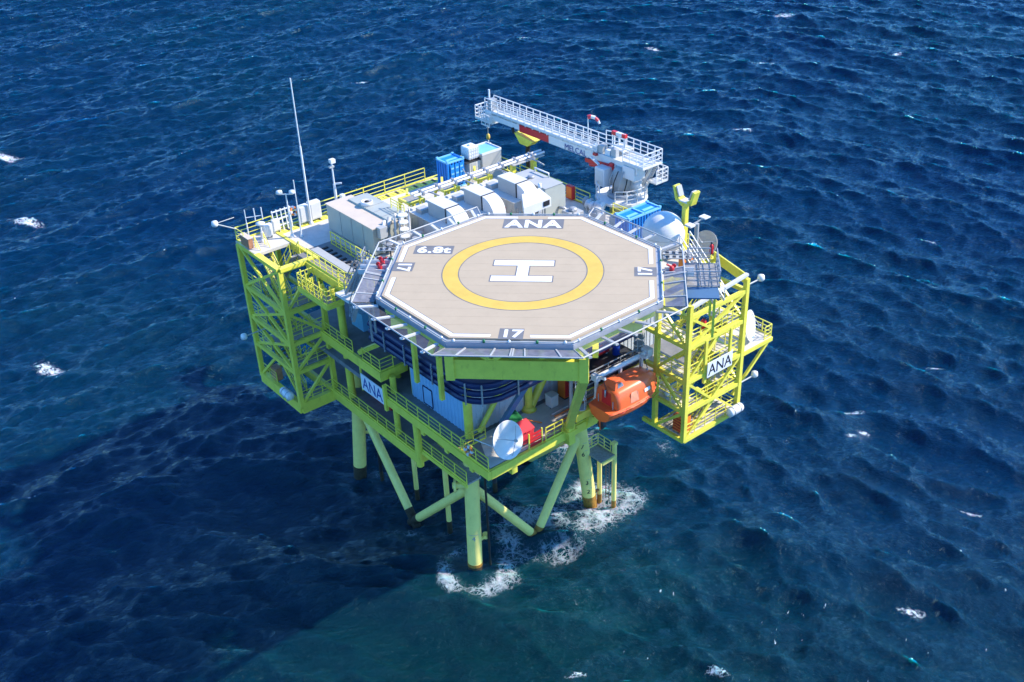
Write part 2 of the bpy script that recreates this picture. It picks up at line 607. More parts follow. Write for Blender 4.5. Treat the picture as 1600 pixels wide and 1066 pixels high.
def sea_material():
    m = bpy.data.materials.new('sea_water')
    m.use_nodes = True
    nt = m.node_tree
    N = nt.nodes
    Lk = nt.links
    b = N['Principled BSDF']
    geo = N.new('ShaderNodeNewGeometry')
    rotm = N.new('ShaderNodeMapping')
    rotm.inputs['Rotation'].default_value = (0, 0, math.radians(45))
    Lk.new(geo.outputs['Position'], rotm.inputs['Vector'])

    sep = N.new('ShaderNodeSeparateXYZ')
    Lk.new(rotm.outputs[0], sep.inputs[0])

    def mth(op, a_, b_):
        q = N.new('ShaderNodeMath')
        q.operation = op
        for i_, v_ in enumerate((a_, b_)):
            if isinstance(v_, (int, float)):
                q.inputs[i_].default_value = v_
            else:
                Lk.new(v_, q.inputs[i_])
        return q.outputs[0]
    yy = mth('ADD', sep.outputs[1], 70.0)
    rr = mth('SQRT', mth('ADD', mth('MULTIPLY', sep.outputs[0], sep.outputs[0]), mth('MULTIPLY', yy, yy)), 0)
    tt = mth('MULTIPLY', mth('ARCTAN2', sep.outputs[0], yy), 110.0)
    arc = N.new('ShaderNodeCombineXYZ')
    Lk.new(tt, arc.inputs[0])
    Lk.new(rr, arc.inputs[1])

    def noise(scale, stretch, det, rough, dist=0.0, src=None):
        mp = N.new('ShaderNodeMapping')
        mp.inputs['Scale'].default_value = stretch
        Lk.new((src or rotm).outputs[0], mp.inputs['Vector'])
        n = N.new('ShaderNodeTexNoise')
        n.inputs['Scale'].default_value = scale
        n.inputs['Detail'].default_value = det
        n.inputs['Roughness'].default_value = rough
        n.inputs['Distortion'].default_value = dist
        Lk.new(mp.outputs[0], n.inputs['Vector'])
        return n
    # wind ripples, drawn out along the crests, stronger where gusts touch down
    n1 = noise(0.9, (0.42, 1.0, 1), 8, 0.64, 0.3, arc)
    n2 = noise(2.6, (0.34, 1.0, 1), 7, 0.68, 0.8, arc)
    gust = noise(0.05, (0.6, 1.0, 1), 4, 0.6, 0.5, arc)
    gm = N.new('ShaderNodeMapRange')
    gm.inputs[1].default_value = 0.35
    gm.inputs[2].default_value = 0.65
    gm.inputs[3].default_value = 0.60
    gm.inputs[4].default_value = 1.35
    Lk.new(gust.outputs[0], gm.inputs[0])
    add = N.new('ShaderNodeMath')
    add.operation = 'MULTIPLY_ADD'
    Lk.new(n2.outputs[0], add.inputs[0])
    Lk.new(gm.outputs[0], add.inputs[1])
    Lk.new(n1.outputs[0], add.inputs[2])
    bp = N.new('ShaderNodeBump')
    bp.inputs['Strength'].default_value = 1.0
    bp.inputs['Distance'].default_value = 0.27
    Lk.new(add.outputs[0], bp.inputs['Height'])
    # body colour: large slow patches between teal and navy
    n3 = noise(0.02, (1, 1, 1), 3, 0.5)
    mr = N.new('ShaderNodeMapRange')
    mr.inputs[1].default_value = 0.35
    mr.inputs[2].default_value = 0.65
    Lk.new(n3.outputs[0], mr.inputs[0])
    body = N.new('ShaderNodeMix')
    body.data_type = 'RGBA'
    Lk.new(mr.outputs[0], body.inputs[0])
    body.inputs[6].default_value = (0.0001, 0.016, 0.060, 1)
    body.inputs[7].default_value = (0.0001, 0.021, 0.054, 1)
    # greener, turbid water round the jacket
    tb = N.new('ShaderNodeAttribute')
    tb.attribute_name = 'turbid'
    body0 = body
    body = N.new('ShaderNodeMix')
    body.data_type = 'RGBA'
    Lk.new(tb.outputs['Fac'], body.inputs[0])
    Lk.new(body0.outputs[2], body.inputs[6])
    body.inputs[7].default_value = (0.0001, 0.024, 0.020, 1)
    # foam
    fa = N.new('ShaderNodeAttribute')
    fa.attribute_name = 'foam'
    wa = N.new('ShaderNodeAttribute')
    wa.attribute_name = 'wash'
    warp = noise(0.9, (1, 1, 1), 4, 0.6)
    vadd = N.new('ShaderNodeVectorMath')
    vadd.operation = 'MULTIPLY_ADD'
    Lk.new(warp.outputs['Color'], vadd.inputs[0])
    vadd.inputs[1].default_value = (1.6, 1.6, 0)
    Lk.new(rotm.outputs[0], vadd.inputs[2])
    vor = N.new('ShaderNodeTexVoronoi')
    vor.feature = 'DISTANCE_TO_EDGE'
    vor.inputs['Scale'].default_value = 1.15
    Lk.new(vadd.outputs[0], vor.inputs['Vector'])
    vor2 = N.new('ShaderNodeTexVoronoi')
    vor2.feature = 'DISTANCE_TO_EDGE'
    vor2.inputs['Scale'].default_value = 3.1
    Lk.new(vadd.outputs[0], vor2.inputs['Vector'])
    vm = N.new('ShaderNodeMath')
    vm.operation = 'MINIMUM'
    Lk.new(vor.outputs[0], vm.inputs[0])
    vs2 = N.new('ShaderNodeMath')
    vs2.operation = 'MULTIPLY'
    Lk.new(vor2.outputs[0], vs2.inputs[0])
    vs2.inputs[1].default_value = 1.5
    Lk.new(vs2.outputs[0], vm.inputs[1])
    lace_n = noise(1.6, (1, 1, 1), 7, 0.7, 0.6)
    # lace = wash*1.1 + (noise-0.5)*1.2 - edge*2.4 -> threshold
    e1 = N.new('ShaderNodeMath')
    e1.operation = 'MULTIPLY_ADD'
    Lk.new(vm.outputs[0], e1.inputs[0])
    e1.inputs[1].default_value = -2.6
    Lk.new(lace_n.outputs[0], e1.inputs[2])
    e2 = N.new('ShaderNodeMath')
    e2.operation = 'ADD'
    Lk.new(e1.outputs[0], e2.inputs[0])
    Lk.new(wa.outputs['Fac'], e2.inputs[1])
    lace = N.new('ShaderNodeMapRange')
    lace.inputs[1].default_value = 0.97
    lace.inputs[2].default_value = 1.85
    Lk.new(e2.outputs[0], lace.inputs[0])
    cap_n = noise(2.3, (0.6, 1, 1), 9, 0.78, 0.7)
    ce = N.new('ShaderNodeMath')
    ce.operation = 'MULTIPLY_ADD'
    Lk.new(vm.outputs[0], ce.inputs[0])
    ce.inputs[1].default_value = -1.1
    Lk.new(cap_n.outputs[0], ce.inputs[2])
    c2 = N.new('ShaderNodeMath')
    c2.operation = 'MULTIPLY_ADD'
    Lk.new(fa.outputs['Fac'], c2.inputs[0])
    c2.inputs[1].default_value = 0.63
    Lk.new(ce.outputs[0], c2.inputs[2])
    cap = N.new('ShaderNodeMapRange')
    cap.inputs[1].default_value = 0.84
    cap.inputs[2].default_value = 1.08
    Lk.new(c2.outputs[0], cap.inputs[0])
    fl = N.new('ShaderNodeAttribute')
    fl.attribute_name = 'fleck'
    fn = noise(1.1, (1.5, 0.55, 1), 6, 0.6, 0.6, arc)
    fn2 = noise(0.16, (1, 1, 1), 3, 0.6)
    fs = mth('ADD', mth('MULTIPLY', fn2.outputs[0], 0.30), fn.outputs[0])
    fs = mth('ADD', fs, mth('MULTIPLY', fl.outputs['Fac'], 0.10))
    fleck = N.new('ShaderNodeMapRange')
    fleck.inputs[1].default_value = 0.945
    fleck.inputs[2].default_value = 1.0
    Lk.new(fs, fleck.inputs[0])
    fm = N.new('ShaderNodeMath')
    fm.operation = 'MAXIMUM'
    Lk.new(lace.outputs[0], fm.inputs[0])
    Lk.new(mth('MAXIMUM', cap.outputs[0], fleck.outputs[0]), fm.inputs[1])
    # aerated water under the wash is paler and greener
    aer = N.new('ShaderNodeMix')
    aer.data_type = 'RGBA'
    am = N.new('ShaderNodeMath')
    am.operation = 'MULTIPLY'
    am.inputs[1].default_value = 0.45
    Lk.new(wa.outputs['Fac'], am.inputs[0])
    Lk.new(am.outputs[0], aer.inputs[0])
    Lk.new(body.outputs[2], aer.inputs[6])
    aer.inputs[7].default_value = (0.004, 0.075, 0.075, 1)
    col = N.new('ShaderNodeMix')
    col.data_type = 'RGBA'
    Lk.new(fm.outputs[0], col.inputs[0])
    Lk.new(aer.outputs[2], col.inputs[6])
    col.inputs[7].default_value = (0.70, 0.78, 0.82, 1)
    Lk.new(col.outputs[2], b.inputs['Base Color'])
    rg = N.new('ShaderNodeMapRange')
    rg.inputs[3].default_value = 0.10
    rg.inputs[4].default_value = 0.7
    Lk.new(fm.outputs[0], rg.inputs[0])
    Lk.new(rg.outputs[0], b.inputs['Roughness'])
    b.inputs['IOR'].default_value = 1.333
    b.inputs['Specular Tint'].default_value = (0.50, 0.92, 1.0, 1)
    b.inputs['Specular IOR Level'].default_value = 0.66
    b.subsurface_method = 'RANDOM_WALK'          # light spreads through the water body
    b.inputs['Subsurface Weight'].default_value = 1.0
    b.inputs['Subsurface Radius'].default_value = (0.2, 1.3, 0.8)
    b.inputs['Subsurface Scale'].default_value = 1.0
    Lk.new(bp.outputs[0], b.inputs['Normal'])
    return m


build_sea()

# ------------------------------------------------------------------ JACKET
HD, RF, MR, MD, CD = 27.0, 22.0, 20.0, 13.5, 9.6
LEG = {'N': ((-3.1, 3.5), (-2.45, 4.05)), 'R': ((9.45, 3.66), (8.15, 3.75)), 'L': ((-3.1, 20.5), (-2.45, 19.9)), 'B': ((9.45, 20.5), (8.15, 19.9))}


def legp(k, z):
    a, b = LEG[k]
    t = z / 10.0
    return Vector((a[0] + (b[0] - a[0]) * t, a[1] + (b[1] - a[1]) * t, z))


jk = thing('jacket', 'pale yellow tubular steel jacket with braced legs standing in the sea', 'platform legs', (3.2, 12, 0))
legs = {}
for k in 'NRLB':
    legs[k] = tube(jk, 'leg', legp(k, 0.9), legp(k, 12.6), 0.58, PALE, 28)
    tube(legs[k], 'splash_zone', legp(k, -3), legp(k, 0.9), 0.585, RUST if k == 'R' else GROWTH, 28)
    tube(legs[k], 'collar', legp(k, 0.75), legp(k, 1.0), 0.61, RUST if k in 'NR' else GROWTH, 28)
    tube(legs[k], 'flange', legp(k, 9.0), legp(k, 9.25), 0.68, PALE, 28)
for a, b, mid in (('N', 'R', (3.4, 3.75)), ('N', 'L', (-3.0, 12.2)), ('R', 'B', (9.4, 12.2)), ('L', 'B', (3.4, 20.5))):
    for k in (a, b):
        p = legp(k, 8.0)
        q = Vector((mid[0], mid[1], -0.3))
        d = (q - p)
        br = tube(jk, 'brace', p, p + d * 0.90, 0.37, PALE, 20)
        tube(br, 'splash_zone', p + d * 0.90, p + d * 1.06, 0.375, RUST if (a, b) == ('N', 'R') else GROWTH, 20)
# lifting trunnion and anode stubs on the legs
p = legp('N', 8.0)
tr = tube(jk, 'trunnion', p + Vector((-1.15, 0.9, 0.2)), p + Vector((0, 0, 0.2)), 0.26, PALE)
lathe(tr, 'trunnion_ring', [(0.30, -0.09), (0.52, -0.09), (0.52, 0.09), (0.30, 0.09)], PALE,
      Matrix.Translation(p + Vector((-1.0, 0.78, 0.2))) @ Vector((-1.15, 0.9, 0)).to_track_quat('Z', 'Y').to_matrix().to_4x4(), 24, False)
for k, z, dv in (('N', 2.6, (1.0, -0.2, 0.5)), ('L', 5.6, (1.0, -0.5, -0.1)), ('L', 4.6, (1.25, -0.7, -0.3))):
    p = legp(k, z)
    s_ = tube(jk, 'riser_clamp', p, p + Vector(dv), 0.13, PALE)
    tube(s_, 'clamp_ring', p + Vector(dv) + Vector((0, 0, -0.2)), p + Vector(dv) + Vector((0, 0, 0.2)), 0.24, PALE)
# vertical cable tubes and caissons
for x, y, r, m in ((-1.1, 14.4, 0.21, PALE), (-1.5, 9.1, 0.22, PALE), (-2.0, 18.6, 0.16, BLACK), (1.9, 18.2, 0.2, BLACK), (-1.9, 3.1, 0.09, BLACK), (2.5, 15, 0.22, BLACK), (4.5, 10.5, 0.2, DARK)):
    c = tube(jk, 'cable_tube', (x, y, 0.8), (x, y, 9.2), r, m)
    tube(c, 'splash_zone', (x, y, -2), (x, y, 0.8), r * 1.02, GROWTH)
# draft marks on the right leg and the near leg
view = Vector((-0.62, -0.78, 0)).normalized()
ux = Vector((0.78, -0.62, 0))
for k, marks in (('R', ((1.75, '2'), (2.75, '3'), (5.9, '6'), (6.7, '7'))), ('N', ((3.6, '4'),))):
    for z, s_ in marks:
        p = legp(k, z)
        text(legs[k], 'draft_mark', s_, INK if k == 'R' else MGREY, p + view * 0.592, ux, (0, 0, 1), 0.42, 0.01, 1.0, cyl=0.592)
        a0 = [p + Matrix.Rotation(math.radians(t), 3, 'Z') @ view * 0.594 + Vector((0, 0, 0.36)) for t in range(-40, 41, 10)]
        sweep(legs[k], 'draft_line', a0, 0.015, MGREY, 4)

# boat landing beside the right leg
bl = thing('boat_landing', 'small yellow boat landing with rails and fender tubes beside the right leg', 'boat landing', (10.3, 2.6, 5))
box(bl, 'platform', 8.9, 10.4, 1.7, 3.7, 5.55, 5.7, GRATE)
for a, b in (((8.95, 1.65), (10.45, 1.65)), ((10.45, 1.65), (10.45, 3.75)), ((8.95, 3.75), (10.45, 3.75))):
    bar(bl, 'edge_beam', (*a, 5.5), (*b, 5.5), 0.14, 0.3, PALE)
rail(bl, [(9.0, 3.7, 5.7), (10.4, 3.7, 5.7), (10.4, 2.2, 5.7)], PALE, 1.1, 0.75)
for x, y, zt in ((10.6, 1.95, 6.7), (10.3, 3.4, 5.5)):
    t_ = tube(bl, 'fender_tube', (x, y, 0.7), (x, y, zt), 0.2, PALE, 18)
    tube(t_, 'splash_zone', (x, y, -1.5), (x, y, 0.7), 0.205, RUST, 18)
for z in (1.2,):
    tube(bl, 'strut', (9.5, 3.3, z), (10.45, 3.4, z), 0.12, GROWTH)
box(bl, 'ladder_bracket', 10.4, 10.8, 1.75, 2.15, 6.5, 6.75, PALE)
for s_ in (-0.2, 0.2):
    bar(bl, 'ladder_stile', (10.62, 2.75 + s_, 0.3), (10.62, 2.75 + s_, 6.0), 0.05, 0.05, DARK)
for i in range(18):
    bar(bl, 'ladder_rung', (10.62, 2.55, 0.5 + i * 0.3), (10.62, 2.95, 0.5 + i * 0.3), 0.03, 0.03, DARK)

# ------------------------------------------------------------------ TOPSIDE
ts = thing('platform_topside', 'yellow multi-deck transformer platform topside carried on the jacket legs', 'platform', (6.6, 13, 10))
# cable deck
box(ts, 'cable_deck', -4.2, 17.6, 8.3, 27.3, 9.25, CD, DECKG)
for a, b in (((-4.35, 8.1), (-4.35, 27.5)), ((-4.2, 8.2), (17.7, 8.2)), ((17.75, 8.1), (17.75, 27.5)), ((-4.2, 27.4), (17.6, 27.4))):
    bar(ts, 'cable_deck_girder', (*a, 9.2), (*b, 9.2), 0.3, 0.85, YEL)
# hanging frame at the near end of the cable deck
box(ts, 'cable_deck_tray', -4.1, -1.0, 8.0, 8.15, 8.9, 9.7, YEL)
tube(ts, 'hanger_column', (-4.35, 8.1, 8.6), (-4.35, 8.1, 13.0), 0.3, YEL)
# main deck
box(ts, 'main_deck', -4.5, 17.9, -1.0, 27.3, 13.1, MD, DECKG)
sheet(ts, 'deck_walkway', [(-4.4, -1.0), (10.3, -1.0), (10.3, 2.6), (-2.6, 2.6)], MD + 0.006, DECKW)
bar(ts, 'main_deck_girder', (-4.65, -1.3, 13.15), (-4.65, 11.6, 13.15), 0.28, 0.7, YEL)
bar(ts, 'main_deck_girder', (-4.51, -1.2, 13.15), (18.0, -1.2, 13.15), 0.26, 0.72, YEL)
bar(ts, 'main_deck_girder', (18.0, -1.1, 13.15), (18.0, 27.5, 13.15), 0.26, 0.7, YEL)
for x in (-2.4, 2.9, 8.2):
    box(ts, 'deck_bracket', x - 0.25, x + 0.25, -1.25, 0.4, 12.2, 12.8, YEL)
for y in (1.0, 4.0, 7.0):
    box(ts, 'deck_bracket', -4.6, -3.2, y - 0.2, y + 0.2, 12.2, 12.8, YEL)
for y in (2.5, 5.5):
    bar(ts, 'cross_beam', (-4.2, y, 12.4), (17, y, 12.4), 0.4, 0.7, YEL)
bar(ts, 'cross_beam', (-2.4, 3.9, 12.2), (-2.4, 20, 12.2), 0.5, 0.8, YEL)
# walkway of the lower near corner under the main deck
box(ts, 'lower_walkway', -4.2, -2.9, 2.2, 8.0, 10.0, 10.15, GRATE)
rail(ts, [(-4.2, 2.2, 10.15), (-4.2, 8.0, 10.15)], YEL)
bar(ts, 'walkway_beam', (-4.25, 2.1, 10.0), (-4.25, 8.0, 10.0), 0.12, 0.3, YEL)
# upper left walkway
box(ts, 'upper_walkway', -4.5, -1.2, 12.2, 20.7, 15.15, 15.4, DECKG)
bar(ts, 'upper_walkway_girder', (-4.62, 12.0, 15.0), (-4.62, 20.85, 15.0), 0.24, 0.85, YEL)
bar(ts, 'upper_walkway_girder', (-4.6, 12.1, 15.0), (-2.2, 12.1, 15.0), 0.24, 0.8, YEL)
bar(ts, 'diagonal_beam', (-4.5, 15.3, 15.7), (-2.2, 12.8, 17.4), 0.3, 0.34, YEL)
# columns of the left facade
for x, y, z0, z1, r in ((-3.8, 18.6, 9.6, 21.3, 0.32), (-3.9, 11.6, 9.6, 15.0, 0.25), (-2.6, 10.4, 13.5, 20.0, 0.36), (-2.4, 13.2, 13.5, 20.0, 0.22), (-2.2, 14.0, 15.4, 21.3, 0.16)):
    tube(ts, 'column', (x, y, z0), (x, y, z1), r, YEL, 18)
tube(ts, 'corner_column', (-3.15, 2.95, 13.5), (-3.15, 2.95, 20.0), 0.33, YEL, 20)
tube(ts, 'column', (2.3, 2.7, 13.5), (2.3, 2.7, 24.3), 0.3, YEL, 18)
lathe(ts, 'column_base', [(0.6, 0), (0.34, 0.35)], YEL, Matrix.Translation((2.3, 2.7, 13.5)), 18)
tube(ts, 'diagonal_brace', (2.6, 2.75, 13.7), (5.2, 2.75, 17.6), 0.3, YEL, 18)
tube(ts, 'diagonal_brace', (-2.5, 2.6, 13.8), (1.9, 2.6, 19.2), 0.2, YEL, 18)
bar(ts, 'diagonal_strut', (-1.2, 1.6, 14.4), (2.6, 0.2, 20.2), 0.36, 0.36, SHADEB)  # blue on this strut is its shade put into the colour
tube(ts, 'column', (8.6, 2.5, 13.5), (8.6, 2.5, 20.0), 0.3, YEL, 18)
tube(ts, 'diagonal_brace', (9.3, 2.4, 15.2), (7.2, 2.4, 19.3), 0.28, YEL, 18)
# transformer house
hs = box(ts, 'house_core', -2.95, 17.0, 3.1, 10.2, 13.5, 19.9, DARK)
corrugated(hs, 'left_wall', (-3.05, 10.3), (-3.05, 2.95), 13.52, 19.6, HOUSE_SHADE, 0.42, 0.045, (-1, 0))
corrugated(hs, 'right_wall', (-3.0, 3.0), (17.0, 3.0), 13.52, 19.6, HOUSE, 0.42, 0.045, (0, -1))
hd_ = box(hs, 'hatch_door', -3.14, -3.11, 7.5, 8.55, 13.75, 15.2, HOUSE_SHADE)
for a, b in (((7.45, 13.7), (7.45, 15.25)), ((8.6, 13.7), (8.6, 15.25)), ((7.45, 15.25), (8.6, 15.25)), ((7.45, 13.7), (8.6, 13.7))):
    bar(hd_, 'door_frame', (-3.14, *a), (-3.14, *b), 0.06, 0.06, NAVY)
# inner wall behind the open left facade, coloured dark for the recess's shade
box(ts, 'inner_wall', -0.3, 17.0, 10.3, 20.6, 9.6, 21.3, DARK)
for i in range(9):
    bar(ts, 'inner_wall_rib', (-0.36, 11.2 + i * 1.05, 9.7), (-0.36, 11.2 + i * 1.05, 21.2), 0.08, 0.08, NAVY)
box(ts, 'equipment_cabinet', -2.6, -0.6, 14.6, 17.6, 9.6, 11.6, RED)
box(ts, 'equipment_cabinet', -2.0, -0.5, 9.0, 12.4, 9.6, 12.0, LGREY)
box(ts, 'equipment_cabinet', -2.2, -0.5, 18.2, 20.0, 15.4, 17.0, BLUEL)
# lower roof over the transformer house with its three-tier rounded fascia


def rounded(x0, y0, x1, y1, r, n=10):
    pts = [(x0, y1)]
    for i in range(n + 1):
        a = math.pi + (math.pi / 2) * i / n
        pts.append((x0 + r + r * math.cos(a), y0 + r + r * math.sin(a)))
    pts.append((x1, y0))
    return pts


rp = rounded(-4.75, -0.55, 10.2, 12.3, 2.3)
prism(ts, 'lower_roof', rp + [(10.2, 12.3)], 19.55, 19.9, NAVY)  # navy here holds the helideck's shade on the roof
for i, z in enumerate((19.75, 19.15, 18.55)):
    o_ = rounded(-5.0, -0.8, 10.2, 12.4, 2.5)
    v, f = [], []
    prof = [(-0.16, -0.24), (0.0, -0.2), (0.09, -0.08), (0.09, 0.08), (0.0, 0.2), (-0.16, 0.24)]
    for j, q in enumerate(o_):
        a = Vector(o_[max(0, j - 1)])
        b = Vector(o_[min(len(o_) - 1, j + 1)])
        d = (b - a).normalized()
        nrm = Vector((d.y, -d.x)) * -1
        if nrm.dot(Vector(q) - Vector((3, 8))) < 0:
            nrm = -nrm
        for u, w in prof:
            v.append((q[0] + nrm.x * u, q[1] + nrm.y * u, z + w))
    np_ = len(prof)
    for j in range(len(o_) - 1):
        for k in range(np_):
            kk = (k + 1) % np_
            f.append([j * np_ + k, j * np_ + kk, (j + 1) * np_ + kk, (j + 1) * np_ + k])
    f += [list(range(np_)), [(len(o_) - 1) * np_ + k for k in range(np_)]]
    pym(ts, 'fascia_band', v, f, NAVY, False)
for x, y in ((-5.1, 10.2), (-5.1, 7.6), (-5.1, 4.2), (-4.9, 0.6), (-4.2, -0.35), (-1.5, -0.92), (1.2, -0.92), (3.9, -0.92)):
    bar(ts, 'fascia_strap', (x, y, 18.3), (x, y, 20.0), 0.09, 0.09, MGREY)
# helideck support posts outside the fascia
for y in (5.6, 2.6):
    bar(ts, 'support_post', (-5.45, y, 18.0), (-5.45, y, 21.6), 0.3, 0.3, YEL)
bar(ts, 'support_post', (-5.45, 2.6, 21.5), (-6.6, -0.4, 24.6), 0.3, 0.3, YEL)
bar(ts, 'support_post', (-5.45, 5.6, 21.5), (-5.6, 5.4, 25.0), 0.3, 0.3, YEL)
for x, y in ((-3.6, 11.0), (-3.2, 10.0), (-3.0, 5.5), (-2.2, 2.2), (-1.2, 1.2), (0.6, 0.8), (4.5, 1.0), (-4.0, 8.2), (7.5, 1.2), (5.0, 9.0), (0.5, 9.5), (-0.4, -0.2)):
    bar(ts, 'helideck_column', (x, y, 19.9), (x, y, 25.3), 0.28, 0.28, YEL)
# equipment roof
rf = box(ts, 'equipment_roof', -4.1, 18.0, 12.2, 27.6, 21.55, RF, DECKG)
box(ts, 'equipment_roof', 10.3, 18.0, -0.9, 12.2, 21.55, RF, DECKG)
sheet(ts, 'roof_coating', [(-1.5, 12.5), (17.9, 12.5), (17.9, 27.5), (-4.0, 27.5), (-4.0, 22.5), (-1.5, 22.5)], RF + 0.006, DECKW)
sheet(ts, 'roof_coating', [(10.4, -0.8), (17.9, -0.8), (17.9, 12.5), (10.4, 12.5)], RF + 0.006, DECKW)
for a, b in (((-4.2, 27.72), (18.1, 27.72)), ((18.12, -1.0), (18.12, 27.8)), ((-4.22, 20.5), (-4.22, 27.8)), ((10.3, -1.02), (18.1, -1.02))):
    bar(ts, 'roof_girder', (*a, 21.7), (*b, 21.7), 0.24, 0.75, YEL)
for i in range(22):
    bar(ts, 'roof_edge_stiffener', (-3.6 + i * 1.0, 27.2, 22.02), (-3.6 + i * 1.0, 26.6, 22.02), 0.2, 0.06, YEL)
sheet(ts, 'edge_marking', [(-4, 26.5), (17.5, 26.5), (17.5, 27.4), (-4, 27.4)], RF + 0.012, YEL)
for i in range(20):
    bar(ts, 'drain_slot', (-3.2 + i * 1.0, 27.3, RF + 0.03), (-3.2 + i * 1.0, 26.7, RF + 0.03), 0.22, 0.03, DARK)
rail(ts, [(-4.0, 27.6, RF), (11.3, 27.6, RF)], YEL, 1.2, 2.2)
rail(ts, [(14.9, 27.6, RF), (18.0, 27.6, RF), (18.0, 12.8, RF)], YEL, 1.2, 1.9)
rail(ts, [(18.0, 10.0, RF), (18.0, -0.8, RF), (16.8, -0.8, RF)], YEL, 1.2, 1.2)
# landing lip and stair walkway beside the big roof box on the left
box(ts, 'left_landing', -5.0, -1.6, 13.5, 22.3, 21.5, 21.95, DECKG)
bar(ts, 'left_landing_girder', (-5.1, 13.4, 21.6), (-5.1, 20.7, 21.6), 0.2, 0.7, YEL)
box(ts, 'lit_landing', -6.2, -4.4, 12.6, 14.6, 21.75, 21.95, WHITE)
rail(ts, [(-5.0, 20.6, 21.95), (-5.0, 15.0, 21.95)], YEL, 1.15, 0.9)
rail(ts, [(-2.0, 22.0, 21.95), (-2.0, 15.2, 21.95)], YEL, 1.15, 0.75)
rail(ts, [(-4.9, 14.8, 21.95), (-3.3, 14.0, 21.95)], MGREY, 1.15, 0.7)
for i in range(10):
    bar(ts, 'hazard_block', (-2.6, 21.6 - i * 0.7, 22.02), (-3.1, 21.6 - i * 0.7, 22.02), 0.22, 0.14, BLACK)
bar(ts, 'cable_tray', (-3.6, 22.0, 22.1), (-3.6, 14.8, 22.1), 0.7, 0.12, LGREY)
# guard rails of the facades
rail(ts, [(-4.65, 11.5, MD), (-4.65, -1.2, MD), (-4.65 + 0.01, -1.2, MD)][:2], YEL, 1.15, 1.35)
rail(ts, [(-4.4, 20.6, CD), (-4.4, 8.4, CD)], YEL, 1.1, 1.3)
rail(ts, [(-4.6, 20.6, 15.4), (-4.6, 16.0, 15.4)], YEL, 1.1, 1.1)
rail(ts, [(-4.6, 14.6, 15.4), (-4.6, 12.1, 15.4), (-3.4, 12.1, 15.4)], YEL, 1.1, 1.1)
rail(ts, [(0.6, -1.2, MD), (2.2, -1.2, MD)], YEL, 1.15, 1.0)
rail(ts, [(3.4, -1.2, MD), (10.4, -1.2, MD)], YEL, 1.15, 1.3)
rail(ts, [(-4.6, 2.0, MD), (-2.4, 2.0, MD)], YEL, 1.15, 1.1)
# right-hand mid walkway under the helideck, by the lifeboat
box(ts, 'lifeboat_deck', 4.2, 10.6, -1.3, 2.9, 16.2, 16.4, DARK)
rail(ts, [(4.2, -1.2, 16.4), (10.5, -1.2, 16.4)], MGREY, 1.1, 1.2)
for y in (-1.0, 2.6):
    bar(ts, 'lifeboat_deck_beam', (4.2, y, 16.1), (10.6, y, 16.1), 0.2, 0.4, YEL)
bar(ts, 'davit_girder', (3.0, -1.6, 14.6), (10.6, -1.6, 14.6), 0.5, 0.6, YEL)
for x in (4.6, 7.2, 9.6):
    bar(ts, 'bracket', (x, -1.2, 13.0), (x, -1.7, 14.6), 0.3, 0.3, YEL)
# pipes and small plant on the main deck by the right facade
for i in range(4):
    sweep(ts, 'pipe', [(3.0, 0.9 - i * 0.35, 13.62), (9.8, 1.0 - i * 0.35, 13.62)], 0.06, ORNG2 if i % 2 else DECKW)
tube(ts, 'vent_pipe', (3.6, -0.6, 13.5), (3.6, -0.6, 17.6), 0.14, MGREY)
sweep(ts, 'pipe', [(-1.6, 1.8, 13.6), (0.0, 1.9, 13.7), (1.2, 1.4, 13.7), (1.8, 0.6, 13.6)], 0.05, ORNG2)

# ------------------------------------------------------------------ signs
def ana_sign(p0, ux, label, w=3.2, h=1.45):
    ux = Vector(ux)
    t_ = thing('name_sign', label, 'sign', p0, 'white name signs on the platform sides')
    n = ux.cross(Vector((0, 0, 1)))
    c = Vector(p0)
    if abs(ux.x) > 0.5:
        pl = box(t_, 'board', c.x - w / 2, c.x + w / 2, c.y - 0.03, c.y + 0.03, c.z - h / 2, c.z + h / 2, SIGNW)
    else:
        pl = box(t_, 'board', c.x - 0.03, c.x + 0.03, c.y - w / 2, c.y + w / 2, c.z - h / 2, c.z + h / 2, SIGNW)
    text(t_, 'lettering', 'ANA', INKB if abs(ux.y) > 0.5 else INK, c + n * 0.04, ux, (0, 0, 1), h * 0.72, 0.0, 0.88 if abs(ux.y) > .5 else 0.92)
    return t_


ana_sign((-4.85, 13.2, 13.45), (0, -1, 0), 'white ANA sign on the shaded left side below the walkway')
ana_sign((13.95, -5.62, 16.35), (1, 0, 0), 'white ANA sign on the sunlit right stair tower', 2.75, 1.25)
tsn = ts
bar(ts, 'sign_post', (-4.8, 11.45, 12.3), (-4.8, 11.45, 14.6), 0.25, 0.3, YEL)
bar(ts, 'sign_post', (-4.7, 15.0, 12.4), (-4.7, 15.0, 14.6), 0.12, 0.12, YEL)

# ------------------------------------------------------------------ STAIR TOWERS
def frame(t_, x0, x1, y0, y1, levels, w, m, names='beam'):
    for x in (x0, x1):
        for y in (y0, y1):
            bar(t_, 'column', (x, y, levels[0]), (x, y, levels[-1]), w, w, m)
    for z in levels:
        for a, b in (((x0, y0), (x1, y0)), ((x0, y1), (x1, y1)), ((x0, y0), (x0, y1)), ((x1, y0), (x1, y1))):
            bar(t_, names, (*a, z), (*b, z), w * 0.8, w * 0.9, m)


